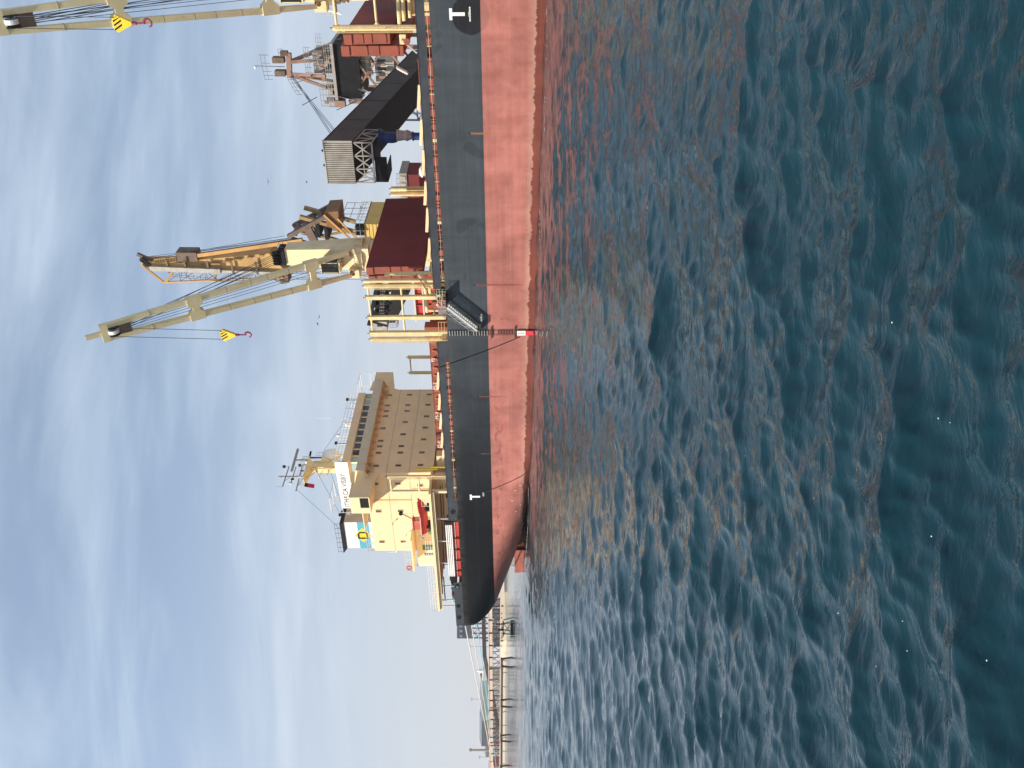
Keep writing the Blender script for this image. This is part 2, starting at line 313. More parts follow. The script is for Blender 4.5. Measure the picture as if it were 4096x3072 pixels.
def text(name, body, org, right, up, size, mat, parent, depth=0.012, width=None, align='LEFT'):
    cu = bpy.data.curves.new(name, 'FONT'); cu.body = body; cu.size = 1.0; cu.extrude = 0.0; cu.align_x = align; cu.resolution_u = 2
    tmp = bpy.data.objects.new('tmp', cu); COL.objects.link(tmp); bpy.context.view_layer.update()
    me = bpy.data.meshes.new_from_object(tmp.evaluated_get(bpy.context.evaluated_depsgraph_get()))
    bpy.data.objects.remove(tmp, do_unlink=True); bpy.data.curves.remove(cu)
    xs = [v.co.x for v in me.vertices]; ys = [v.co.y for v in me.vertices]
    w0, h0 = max(xs) - min(xs), max(ys) - min(ys); x0, y0 = min(xs), min(ys)
    right, up = Vector(right).normalized(), Vector(up).normalized(); sx = (width / w0) if width else size / h0; sy = size / h0
    base = BASE.get(parent.name, Vector((0, 0, 0)))
    for v in me.vertices: v.co = Vector(org) + right * ((v.co.x - x0) * sx) + up * ((v.co.y - y0) * sy) - base
    me.materials.clear(); me.materials.append(mat); me.name = name
    o = bpy.data.objects.new(name, me); COL.objects.link(o); o.parent = parent; BASE[o.name] = base
    return o
UP = Vector((0, 0, 1))

# ================================================================== water
def build_water():
    n_az, az0, az1 = 760, R(-58), R(58)
    rr = [0.8]
    while rr[-1] < 9000: rr.append(rr[-1] * (1.03 if rr[-1] < 4 else 1.0056 if rr[-1] < 150 else 1.013))
    rr = np.array(rr); th = np.linspace(az0, az1, n_az)
    x = np.outer(rr, np.sin(th)); y = np.outer(rr, np.cos(th)) - 0.5; shp = x.shape
    r = np.repeat(rr[:, None], n_az, 1); h = np.zeros(shp); ox = np.zeros(shp); oy = np.zeros(shp)
    rng = np.random.RandomState(11)
    spacing = np.maximum(np.where(r < 150, 0.0056, 0.013) * r, r * (az1 - az0) / n_az)
    lam = np.exp(np.linspace(np.log(0.16), np.log(10.0), 120))
    # patches of rougher and smoother water
    gust = 1 + 0.28 * np.sin(x * 0.11 + 1.3 + 0.8 * np.sin(y * 0.05)) * np.sin(y * 0.083 + 0.4 + 0.9 * np.sin(x * 0.06))
    for i, l in enumerate(lam):
        k = 2 * np.pi / l
        ang = np.arctan2(-0.86, 0.5) + rng.normal(0, 0.55 if l > 1.2 else 0.7)
        kx, ky = k * np.cos(ang), k * np.sin(ang)
        slope = 0.0335 * (1.0 if l < 1.5 else (1.5 / l) ** 0.5) * (1.0 if l > .3 else (l / .3) ** 0.8)
        amp = slope / k * rng.uniform(0.6, 1.4)
        w = np.clip((l / spacing - 1.7) / 1.5, 0, 1)
        ph = kx * x + ky * y + rng.uniform(0, 6.283)
        g = w * amp * (gust if l < 3 else 1.0)
        h += g * np.cos(ph); c = -0.8 * g * np.sin(ph); ox += c * np.cos(ang); oy += c * np.sin(ang)
    vx, vy, vz = (x + ox).ravel(), (y + oy).ravel(), h.ravel()
    co = np.stack([vx, vy, vz], 1).astype(np.float32)
    nr, na = shp; idx = np.arange(nr * na).reshape(nr, na)
    q = np.stack([idx[:-1, :-1], idx[:-1, 1:], idx[1:, 1:], idx[1:, :-1]], -1).reshape(-1, 4)
    q = q[:, ::-1]
    me = bpy.data.meshes.new('sea'); me.vertices.add(len(co)); me.vertices.foreach_set('co', co.ravel())
    me.loops.add(q.size); me.loops.foreach_set('vertex_index', q.ravel().astype(np.int32))
    me.polygons.add(len(q)); me.polygons.foreach_set('loop_start', np.arange(0, q.size, 4, dtype=np.int32)); me.polygons.foreach_set('loop_total', np.full(len(q), 4, dtype=np.int32))
    me.update(); me.polygons.foreach_set('use_smooth', np.ones(len(q), dtype=bool))
    m, t, b = newmat('sea_water'); nn = t.nodes.new; lk = t.links.new
    b.inputs['Base Color'].default_value = (0.004, 0.026, 0.038, 1); b.inputs['Roughness'].default_value = 0.045; b.inputs['IOR'].default_value = 1.333; b.inputs['Specular IOR Level'].default_value = 0.5
    geo = nn('ShaderNodeNewGeometry')
    prev = None
    for sc, st, dist, det in ((1.8, 0.5, 0.095, 4), (7.0, 0.5, 0.022, 3)):
        mp_ = nn('ShaderNodeMapping'); mp_.inputs['Rotation'].default_value = (0, 0, R(-28)); mp_.inputs['Scale'].default_value = (0.55, 1.25, 1); lk(geo.outputs['Position'], mp_.inputs[0])
        n = nn('ShaderNodeTexNoise'); n.inputs['Scale'].default_value = sc; n.inputs['Detail'].default_value = det; n.inputs['Roughness'].default_value = 0.55; n.inputs['Distortion'].default_value = 0.6; lk(mp_.outputs[0], n.inputs['Vector'])
        bp = nn('ShaderNodeBump'); bp.inputs['Strength'].default_value = st; bp.inputs['Distance'].default_value = dist; lk(n.outputs['Fac'], bp.inputs['Height'])
        if prev: lk(prev, bp.inputs['Normal'])
        prev = bp.outputs[0]
    lk(prev, b.inputs['Normal'])
    me.materials.append(m)
    o = bpy.data.objects.new('sea', me); COL.objects.link(o); o['kind'] = 'structure'
    # the sea goes on outside the view
    return o
build_water()

# ================================================================== the ship
BM, DECK, BUL, SLOT, BOOT = 32.26, 11.59, 12.97, 12.06, 6.46
CLT = BM / 2
ship = thing('cargo_ship', 'black and red bulk carrier with cream deckhouse and deck cranes, moored alongside', 'ship', SHIP)
def a_start(z):
    return float(np.interp(z, [-6, 0, 1.2, 1.9, 2.9, 3.9, 4.9, 6.4, 8, 10, 11.5, 13], [38, 54, 58, 62, 65.5, 69.4, 72.8, 78.5, 84, 92, 94, 94.5]))
def tside(a, z):
    u = min(max((a - a_start(z)) / 25.0, 0), 1); t = CLT - CLT * math.sqrt(max(0, 1 - u * u))
    if a < -55:
        k = min(1, (-55 - a) / (36 + 0.55 * (z - 6))); t = CLT * k ** 2.2
    return min(t, CLT)
stA = [-97, -94, -90, -86, -82, -78, -74, -70, -66, -62, -58, -54] + list(range(-40, 51, 15)) + list(np.arange(54, 96.5, 1.5)) + [96.6]
zs = list(np.arange(-6, 1, 1.0)) + list(np.arange(1, 6.4, 0.45)) + [BOOT] + list(np.arange(7, 11.2, 0.6)) + [DECK]
h = MB()
for side in (0, 1):
    k0 = len(h.v)
    for a in stA:
        for z in zs:
            t = tside(a, z); h.v.append(tuple(S(a, BM - t if side else t, z)))
    nz = len(zs)
    for i in range(len(stA) - 1):
        for j in range(nz - 1):
            p = [k0 + i * nz + j, k0 + (i + 1) * nz + j, k0 + (i + 1) * nz + j + 1, k0 + i * nz + j + 1]
            h.f.append(tuple(p if side == 0 else p[::-1]))
e0 = (len(stA) - 1) * nz; e1 = len(h.v) // 2 + e0
for j in range(nz - 1): h.f.append((e0 + j, e1 + j, e1 + j + 1, e0 + j + 1))
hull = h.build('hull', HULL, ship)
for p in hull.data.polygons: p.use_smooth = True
# deck plating inside the shell
d = MB()
for i in range(len(stA) - 1):
    a, b = stA[i], stA[i + 1]; ta, tb = tside(a, DECK), tside(b, DECK)
    d.quad(S(a, ta + .02, DECK - .02), S(b, tb + .02, DECK - .02), S(b, BM - tb - .02, DECK - .02), S(a, BM - ta - .02, DECK - .02))
deck = d.build('deck', DECKRED, ship)

def plate(mb, a0, a1, z0, z1, th=0.03, t0=0.0):
    n = max(1, int((a1 - a0) / 3)); ss = [a0 + (a1 - a0) * i / n for i in range(n + 1)]
    for p, q in zip(ss[:-1], ss[1:]):
        tp, tq = tside(p, 11.5) + t0, tside(q, 11.5) + t0
        mb.hexa([S(p, tp, z0), S(q, tq, z0), S(q, tq + th, z0), S(p, tp + th, z0), S(p, tp, z1), S(q, tq, z1), S(q, tq + th, z1), S(p, tp + th, z1)])
# forward bulwark above a long freeing slot
b = MB(); plate(b, -58, 32.58, SLOT, BUL); 
bf = b.build('bulwark', BLACKP, ship)
c = MB(); c.box(-58, 32.58, -0.04, 0.16, BUL, BUL + 0.05); c.build('bulwark_cap', BLACKP, bf)
b = MB(); plate(b, 40.25, 72.05, SLOT - .02, BUL); plate(b, 40.25, 43.4, DECK + .004, SLOT - .03); plate(b, 67.85, 72.05, DECK + .004, SLOT - .03)
ba = b.build('bulwark', BLACKP, ship); c = MB(); c.box(40.25, 72.05, -0.04, 0.16, BUL, BUL + 0.05); c.build('bulwark_cap', BLACKP, ba)
b = MB(); plate(b, 85.75, 96.5, DECK + .004, 12.9)
t99 = tside(96.5, 11.5); b.hexa([S(96.48, t99, DECK + .004), S(96.52, t99, DECK + .004), S(96.52, BM - t99, DECK + .004), S(96.48, BM - t99, DECK + .004), S(96.48, t99, 12.9), S(96.52, t99, 12.9), S(96.52, BM - t99, 12.9), S(96.48, BM - t99, 12.9)])
bs = b.build('bulwark', BLACKP, ship)
# far-side bulwark
b = MB(); b.box(-58, 96, BM - .03, BM, DECK, BUL); b.build('bulwark', BLACKP, ship)
# brackets in the slots, the rail rope and hand rail
for i, a in enumerate(np.arange(-20, 32, 1.62)):
    m = MB(); w = random.choice((0.08, 0.08, 0.2, 0.34)); m.box(a, a + w, 0.05, 0.5, DECK, SLOT + .1)
    m.build('bulwark_bracket', RED if i % 3 else POST, bf)
for i, a in enumerate(np.arange(44.3, 67.6, 1.75)):
    m = MB(); m.box(a, a + random.choice((0.08, 0.25)), 0.05, 0.5, DECK, SLOT + .1); m.build('bulwark_bracket', RED if i % 3 else POST, ba)
m = MB(); m.path([S(a, -0.02, 11.83 + 0.03 * math.sin(a * .9)) for a in np.arange(-30, 33, 1.5)], 0.022, 5); m.build('slot_rope', ROPE_W, bf)
m = MB(); m.path([S(a, -0.02, 11.83) for a in np.arange(43.4, 68, 2)], 0.02, 5); m.build('slot_rope', ROPE_W, ba)
# fairlead rings in the aft plating
def ring(mb, a, t, z, ra, rz, w=0.09, nr=16, out=-0.05):
    for i in range(nr):
        p, q = 6.28318 * i / nr, 6.28318 * (i + 1) / nr
        f = lambda an, k: S(a + (ra + k) * math.cos(an), t + out, z + (rz + k) * math.sin(an))
        g = lambda an, k: S(a + (ra + k) * math.cos(an), t + 0.05, z + (rz + k) * math.sin(an))
        mb.hexa([f(p, 0), f(q, 0), f(q, w), f(p, w), g(p, 0), g(q, 0), g(q, w), g(p, w)])
for a, z in ((70.2, 12.3), (86.6, 12.35), (91.4, 12.35), (94.3, 12.35)):
    t = tside(a, 11.5); m = MB(); ring(m, a, t, z, 0.34, 0.26); fr = m.build('fairlead', DARK, ship)
    m = MB(); m.prism([S(a + .34 * math.cos(x), t - .012, z + .26 * math.sin(x)) for x in np.linspace(0, 6.28318, 17)[:-1]], S(0, .008, 0)); m.build('fairlead_hole', DARK, fr)
m = MB(); m.box(70.9, 72.0, -.03, -.004, 11.62, 11.7); m.build('rubbing_bar', DARK, ship)
# drain openings
for a in (13.4, 32.1, 49.0, 59.0):
    m = MB(); m.prism([S(a + .09 * math.cos(x), -.012, 7.95 + .11 * math.sin(x)) for x in np.linspace(0, 6.28318, 9)[:-1]], S(0, .01, 0)); m.build('side_drain', DARK, ship)
# draught, tug and load marks, flat paint a few mm proud
def mark(rects, name='painted_mark', mat=WHITE):
    m = MB()
    for a0, a1, z0, z1, *tt in rects:
        t = tt[0] if tt else 0.0
        m.box(a0, a1, t - .012, t - .004, z0, z1)
    return m.build(name, mat, ship)
mark([(0.72, 1.83, 9.3, 9.6), (1.1, 1.44, 8.03, 9.3)], 'tug_mark')
tt = tside(70.0, 8.5)
mark([(66.75, 67.82, 9.4, 9.7), (67.02, 67.36, 8.2, 9.4)], 'tug_mark')
mark([(0.6 + i * .14, 0.7 + i * .14, 7.45, 7.6) for i in range(10)] + [(1.05, 1.5, 7.65, 7.68)], 'load_mark')
mark([(36.2 + i * .2, 36.33 + i * .2, 7.15, 7.33) for i in range(6)] + [(36.5, 37.1, 7.38, 7.42)], 'load_mark')
mark([(66.4 + i * .2, 66.5 + i * .2, 7.7, 7.82) for i in range(4)] + [(66.4, 67.1, 7.6, 7.64)], 'load_mark')
# draught figures near the stern
for k, (a, z) in enumerate(((66.0, 2.9), (70.5, 2.9), (65.0, 2.2), (69.4, 2.2), (68.0, 3.4))):
    t = tside(a, z) - .05
    m = MB(); m.box(a - .1, a + .1, t - .02, t, z, z + .05); m.box(a - .1, a + .1, t - .02, t, z + .17, z + .21); m.box(a - .1, a - .04, t - .02, t, z, z + .2); m.build('draught_mark', WHITE, ship)
# rudder and its skeg
m = MB(); m.hexa([S(95.2, CLT - .45, -4.5), S(100.6, CLT - .12, -4.5), S(100.6, CLT + .12, -4.5), S(95.2, CLT + .45, -4.5), S(95.2, CLT - .45, 3.1), S(101.6, CLT - .12, 3.0), S(101.6, CLT + .12, 3.0), S(95.2, CLT + .45, 3.1)])
rud = m.build('rudder', mk('rudder_red', (0.33, 0.1, 0.075), 0.55, 0.3, 0.9, rust=0.5, rustcol=(0.5, 0.36, 0.28)), ship)
m = MB(); m.tube(S(97, CLT, 3.0), S(97, CLT, 5.6), .35, 10); m.build('rudder_stock', RED, rud)

# ---------------------------------------------------------------- hatches
def coaming(a0, a1, t0=5.2, t1=27.06, z1=13.55):
    m = MB(); m.box(a0, a1, t0, t0 + .25, DECK, z1); m.box(a0, a1, t1 - .25, t1, DECK, z1); m.box(a0, a0 + .25, t0 + .25, t1 - .25, DECK, z1); m.box(a1 - .25, a1, t0 + .25, t1 - .25, DECK, z1)
    m.box(a0, a1, t0 - .35, t0 + .1, z1 - .18, z1 + .03)
    o = m.build('hatch_coaming', RED, ship)
    for a in np.arange(a0 + .6, a1, 1.5):
        s = MB(); s.prism([S(a, t0 - .33, z1 - .2), S(a, t0 + .01, z1 - .2), S(a, t0 + .01, DECK + .1)], S(.06, 0, 0)); s.build('coaming_bracket', RED, o)
    return o
for a0, a1 in ((-22, -2.5), (6.8, 31.0), (41.5, 62.5)): coaming(a0, a1)
for a0, a1 in ((-2.3, 6.6), (31.2, 34.0), (62.7, 66.9)):
    m = MB(); m.box(a0, a1, 6.0, 24.0, DECK, 13.5); m.build('mast_house', RED, ship)
# folded open covers: a pair standing upright, ribs and stiffeners on their ends
def folded(a, zb, zt, thick, lean, face_mat, lab=None):
    m = MB(); t0, t1 = 5.2, 27.06
    m.hexa([S(a, t0, zb), S(a + thick, t0, zb), S(a + thick, t1, zb), S(a, t1, zb), S(a + lean, t0, zt), S(a + thick + lean, t0, zt), S(a + thick + lean, t1, zt), S(a + lean, t1, zt)])
    o = m.build('hatch_cover', RED, ship)
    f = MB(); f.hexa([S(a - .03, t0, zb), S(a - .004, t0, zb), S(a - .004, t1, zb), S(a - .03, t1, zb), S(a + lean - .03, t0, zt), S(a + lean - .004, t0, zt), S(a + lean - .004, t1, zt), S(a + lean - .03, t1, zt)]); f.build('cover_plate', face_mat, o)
    for k in range(4):
        z = zb + (zt - zb) * (k + .3 + .25 * (k % 2)) / 4; l = lean * (z - zb) / (zt - zb)
        s = MB(); s.prism([S(a + l + .06, t0 - .09, z), S(a + l + thick - .06, t0 - .09, z), S(a + l + thick - .06, t0 - .003, z), S(a + l + .06, t0 - .003, z)], S(0, 0, .07 if k % 2 else .16)); s.build('end_bracket', RED, o)
    s = MB(); s.box(a + lean * .9 - .02, a + thick + lean * .9, t0 - .14, t0 - .003, zt - .9, zt - .1); s.build('end_box', RED, o)
    return o
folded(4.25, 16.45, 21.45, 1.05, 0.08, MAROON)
folded(5.55, 15.1, 21.85, 1.05, -0.05, RED)
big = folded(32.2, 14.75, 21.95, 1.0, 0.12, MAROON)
folded(33.5, 14.9, 21.75, 1.0, 0.05, RED)
# lifting arms, wheels and hinge blocks at the stacks
for a in (4.6, 33.2):
    m = MB(); m.beam(S(a + .2, 4.9, 15.2), S(a + 1.6, 4.9, 13.6), .18, .18); m.build('lifting_arm', PIPE, ship)
    m = MB(); m.tube(S(a + .4, 4.75, 14.6), S(a + .4, 5.1, 14.6), .36, 14); w = m.build('cover_wheel', RED, ship)
    m = MB(); m.box(a - .3, a + .7, 4.9, 5.2, 14.7, 15.4); m.build('hinge_block', POST, ship)
m = MB()
for k in range(5): m.tube(S(7.6 + .12 * k, 4.8, 15.9 - .22 * k), S(7.9 + .12 * k, 5.0, 15.7 - .22 * k), .16, 8)
m.build('coiled_hose', ROPE_W, ship)
# maroon folded pair farther forward, cropped by the picture edge
m = MB(); m.box(-22, -2.5, 5.0, 27.2, 13.6, 14.35); m.build('hatch_cover', RED, ship)
# closed aft covers, four panels with numbered ends
for i, (a0, a1, tx, tcol) in enumerate(((41.5, 46.7, 'P5', 41.7), (46.8, 51.9, 'P5-2', 45.6), (52.0, 57.1, 'P5-3', 55.1), (57.2, 62.5, 'P5-4', 59.7))):
    m = MB(); m.box(a0, a1, 4.95, 27.3, 13.6, 14.5); m.box(a0 + .05, a1 - .05, 4.9, 5.3, 14.5, 14.58)
    o = m.build('hatch_cover', RED, ship)
    for a in np.arange(a0 + .7, a1 - .3, 1.25):
        s = MB(); s.prism([S(a, 4.72, 13.65), S(a + .35, 4.72, 13.65), S(a + .35, 4.947, 14.3), S(a, 4.947, 14.3)], S(0, .001, 0)) if False else s.hexa([S(a, 4.72, 13.62), S(a + .3, 4.72, 13.62), S(a + .3, 4.947, 13.62), S(a, 4.947, 13.62), S(a, 4.8, 14.1), S(a + .3, 4.8, 14.1), S(a + .3, 4.947, 14.3), S(a, 4.947, 14.3)]); s.build('cover_lug', RED, o)
    ta = a1 - .9 - (len(tx) * .32 if i else 0)
    text('panel_number', tx, S(ta + len(tx) * .36, 4.69, 13.95), (1, 0, 0), (0, 0, 1), .48, WHITE, o)
text('panel_number', 'P4-3', S(32.26, 19.3, 17.2), (0, -1, 0), (0, 0, 1), .5, PALE, big)
text('panel_number', '20T', S(32.3, 19.0, 18.4), (0, -1, 0), (0, 0, 1), .45, PALE, big)
# red raised frame of the after hatch trunk seen between the posts
m = MB(); m.box(36.5, 43.4, 12.0, 12.2, 14.0, 16.9); fr = m.build('open_cover_frame', BOATRED, ship)
for a in np.arange(36.9, 43.4, 1.6): s = MB(); s.box(a, a + .12, 11.8, 11.997, 14.0, 16.9); s.build('frame_rib', RED, fr)
s = MB(); s.box(36.4, 44.3, 11.7, 11.997, 16.85, 17.1); s.box(36.4, 43.5, 11.7, 11.997, 15.65, 15.85); s.build('frame_rail', PALE, fr)
# winch house red block by the gangway
m = MB(); m.box(40.3, 42.4, 3.6, 5.0, DECK, 14.9); wh = m.build('deck_locker', RED, ship)
m = MB(); m.prism([S(40.9 + .42 * max(-1, min(1, 1.3 * math.cos(x))) + .35, 3.57, 12.9 + .55 * max(-1, min(1, 1.2 * math.sin(x)))) for x in np.linspace(0, 6.28318, 17)[:-1]], S(0, .02, 0)); m.build('locker_opening', DARK, wh)
m = MB(); m.tube(S(36.2, 2.4, 12.9), S(36.2, 3.5, 12.9), .75, 18); m.box(35.2, 37.2, 2.5, 3.4, DECK, 12.5); wn = m.build('gangway_winch', RED, ship)
m = MB(); m.tube(S(36.2, 2.3, 12.9), S(36.2, 2.45, 12.9), .16, 10); m.build('winch_hub', PALE, wn)
m = MB(); m.lathe(S(22.3, 12.0, 13.2), [(.42, 0), (.42, 1.35), (.75, 1.4), (.75, 1.6), (.3, 1.85)], 16); m.build('ventilator', WHITE, ship)

# ---------------------------------------------------------------- log stanchions and pipes on the deck edge
def stanchion(a, t, z0, z1, w, mat=POST, lad=False, round_=False):
    m = MB()
    if round_: m.tube(S(a, t, z0), S(a, t, z1), w / 2, 12)
    else:
        m.box(a - w / 2, a + w / 2, t - w / 2, t + w / 2, z0, z1)
        m.prism([S(a - w / 2 - .25, t, z0), S(a - w / 2 + .003, t, z0), S(a - w / 2 + .003, t, z0 + .7)], S(0, .06, 0)); m.box(a - w / 2 - .04, a + w / 2 + .04, t - w / 2 - .04, t + w / 2 + .04, z1, z1 + .06)
    o = m.build('stanchion', mat, ship)
    s = MB(); s.tube(S(a, t, z1 + .06), S(a, t, z1 + .3), .05, 6); s.build('post_tip', DARK, o)
    if lad: s = MB(); s.ladder(S(a + w / 2 + .16, t - .05, z0 + .2), S(a + w / 2 + .16, t - .05, z1 - .3), .4, .33, .022, S(0, 1, 0)); s.ladder(S(a - .02, t - w / 2 - .1, z0 + .2), S(a - .02, t - w / 2 - .1, z1 - .2), .46, .36, .03, S(1, 0, 0)); s.build('post_ladder', POST, o)
    return o
st = {}
for k, (a, z0, w, lad, rd) in {'f': (2.7, DECK, .56, True, True), 'p1': (31.9, DECK, .5, False, True), 'p2': (32.6, DECK, .5, True, True), 'q': (34.25, 12.8, .46, False, False), 'r': (37.15, 11.8, .46, False, False), 's1': (39.5, DECK, .56, False, False), 's2': (40.35, DECK, .56, True, True),
     'u1': (64.0, DECK, .42, True, True), 'u2': (67.0, DECK, .4, False, False)}.items():
    st[k] = stanchion(a, .9 if k[0] != 'u' else 1.0, z0, 21.6, w, CREAM if k[0] == 'u' else POST, lad, rd)
m = MB(); 
for (a0, a1) in ((-6, 2.5), (32.8, 39.3), (64.2, 66.9)):
    for z in (21.2, 17.1):
        m = MB(); m.tube(S(a0, .9, z), S(a1, .9, z), .13, 8)
        for e in (a0, a1): m.prism([S(e, .82, z - .55), S(e, .82, z + .55), S(e + (.3 if e == a0 else -.3), .82, z)], S(0, .04, 0))
        m.build('cross_pipe', POST, ship)
# pairs of posts farther away on the other side
for (a, t, z1) in ((31.75, 29.5, 21.4), (32.6, 29.5, 21.5), (62.2, 29.5, 21.2), (65.45, 29.5, 21.2)):
    m = MB(); m.tube(S(a, t, DECK), S(a, t, z1), .33 if a < 40 else .3, 10); o = m.build('stanchion', POST, ship)
    s = MB(); s.tube(S(a, t, z1), S(a, t, z1 + .3), .06, 6); s.build('post_tip', DARK, o)
m = MB(); m.tube(S(62.2, 29.5, 20.85), S(65.45, 29.5, 20.85), .12, 8); m.build('cross_pipe', POST, ship)
# timber sockets: long cream baulks lying along the coaming
for i, (a0, a1) in enumerate(((8.9, 11.6), (12.6, 15.55), (16.05, 19.05), (19.8, 22.7), (23.1, 26.15), (27.0, 29.9), (30.3, 31.9), (46.6, 49.5), (50.2, 53.0), (53.6, 56.4), (57.0, 59.8), (60.2, 62.6))):
    m = MB(); m.beam(S(a0, 2.5, 13.3), S(a1, 2.5, 13.6), .36, .34); m.build('stanchion_lying', CREAM, ship)
    for a in (a0 + .3, a1 - .3): s = MB(); s.box(a - .1, a + .1, 2.3, 2.75, DECK, 13.14); s.build('cradle', RED, ship)
# clustered lying posts near the big hatch corner
for i in range(4):
    m = MB(); m.tube(S(31.2 + .25 * i, 1.5 + .5 * i, 12.0), S(31.3 + .3 * i, 1.6 + .5 * i, 17.2 + .7 * i), .22, 10); m.build('stanchion', POST, ship)
for z in (13.2, 15.0): m = MB(); m.beam(S(30.8, .4, z), S(33.2, .45, z - 1.2), .14, .1); m.build('lashing_bar', RED, ship)
# cream pipes and bollards at the forward edge of the frame
for i, (t, z) in enumerate(((2.5, 14.95), (2.5, 14.45), (2.5, 13.8))):
    m = MB(); m.tube(S(-14, t, z - .05), S(2.7 - .3 * i, t, z), .21, 12); m.build('deck_pipe', POST, ship)
m = MB(); m.box(-8, 2.0, 2.9, 3.6, DECK, 13.9); m.build('pipe_stand', POST, ship)
for i, z in enumerate((12.7, 13.9)): m = MB(); m.tube(S(33.2, 4, 14.45 - .55 * i), S(38.2 - 2.4 * i, 4, 14.4 - .55 * i), .27 - .04 * i, 12); m.tube(S(37.9 - 2.4 * i, 4, 14.3 - .55 * i), S(37.9 - 2.4 * i, 4, DECK), .24, 12); m.build('deck_pipe', POST, ship)
m = MB(); m.box(32.9, 38.2, 4.4, 4.9, DECK, 13.3); m.build('pipe_stand', POST, ship)
# railings in the bulwark gap
m = MB(); m.rail([S(32.7, .1, DECK), S(34.3, .1, DECK)], 1.1, 3, .8, .03); m.rail([S(37.4, .1, DECK), S(40.1, .1, DECK)], 1.1, 3, 1.3, .03); m.build('gangway_railing', POST, ship)
m = MB(); m.box(32.75, 33.3, .3, 1.1, DECK, 12.9); m.build('deck_box', DARK, ship)
m = MB(); m.box(33.5, 34.0, .3, .9, DECK + .5, 12.85); gb = m.build('deck_box', GREENW, ship); m = MB(); m.box(33.62, 33.88, .28, .297, 12.35, 12.6); m.build('box_plate', WHITE, gb)
m = MB(); m.lathe(S(36.9, 1.6, DECK), [(.42, 0), (.55, .3), (.5, .8), (.28, 1.15)], 12); m.build('canvas_bundle', WHITE, ship)

# ---------------------------------------------------------------- accommodation ladder (lowered)
A1, A2 = S(34.5, -.75, 11.45), S(38.0, -.75, 7.75)
m = MB(); m.box(32.9, 34.6, -1.25, -.02, 11.38, 11.5); pf = m.build('gangway_platform', DARK, ship)
m = MB(); m.rail([S(34.5, -1.2, 11.5), S(32.95, -1.2, 11.5), S(32.95, -.1, 11.5)], 1.0, 2, .8, .03); m.build('platform_rail', ALU, pf)
m = MB()
for s_ in (-.42, .42): m.beam(A1 + S(0, s_, 0), A2 + S(0, s_, 0), .07, .24)
gw = m.build('gangway', ALU, ship)
for i in range(15):
    p = A1.lerp(A2, (i + .5) / 15); s = MB(); s.box(-p.x - .13, -p.x + .13, p.y - .385, p.y + .385, p.z - .03, p.z + .02); s.build('step', ALU, gw)
s = MB()
for s_ in (-.46, .46):
    for i in range(7): p = A1.lerp(A2, i / 6) + S(0, s_, 0); s.tube(p, p + S(-.18, 0, 1.02), .022, 5)
    s.tube(A1 + S(-.18, s_, 1.02), A2 + S(-.18, s_, 1.02), .025, 5); s.tube(A1 + S(-.09, s_, .5), A2 + S(-.09, s_, .5), .02, 5)
s.build('handrail', ALU, gw)
s = MB(); s.box(37.7, 38.7, -1.2, -.3, 7.6, 7.7); s.build('foot_platform', DARK, gw)
s = MB(); s.tube(S(35.6, -.75, 13.0), A2 + S(0, -.4, .2), .018, 4); s.tube(S(35.6, -.75, 13.0), A2 + S(0, .4, .2), .018, 4); s.beam(S(35.4, .4, 12.9), S(35.6, -.9, 13.1), .12, .12); s.build('hoist_wire', PIPE, gw)
# stowed ladder and red fendering on the poop
m = MB()
for z in (13.55, 13.25, 12.98, 12.72): m.box(73.3, 84.7, .33, .42, z - .085, z + .085)
sl = m.build('stowed_gangway', WHITE, ship)
for i in range(34): a = 73.5 + i * .33; s = MB(); s.box(a, a + .07, .36, .41, 12.765, 13.505); s.build('gangway_rung', ALU, sl)
s = MB(); s.box(72.6, 73.28, .3, .5, 12.7, 13.6); s.box(84.72, 85.7, .32, .5, 12.6, 13.5); s.build('gangway_end', DARK, sl)
m = MB(); m.box(73.0, 85.2, .7, .8, DECK, 12.65); rp = m.build('red_screen', BOATRED, ship)
for a in (76.4, 78.9, 81.3, 83.7): s = MB(); s.box(a, a + .1, .45, .7, DECK, 12.6); s.build('screen_rib', RED, rp)
s = MB(); s.box(73.0, 85.2, .6, .697, 12.2, 12.27); s.build('screen_rail', PALE, rp)
m = MB(); m.lathe(S(73.3, 1.2, DECK), [(.3, 0), (.42, .5), (.4, 1.2), (.2, 1.4)], 10); m.build('winch_drum', GREENW, ship)

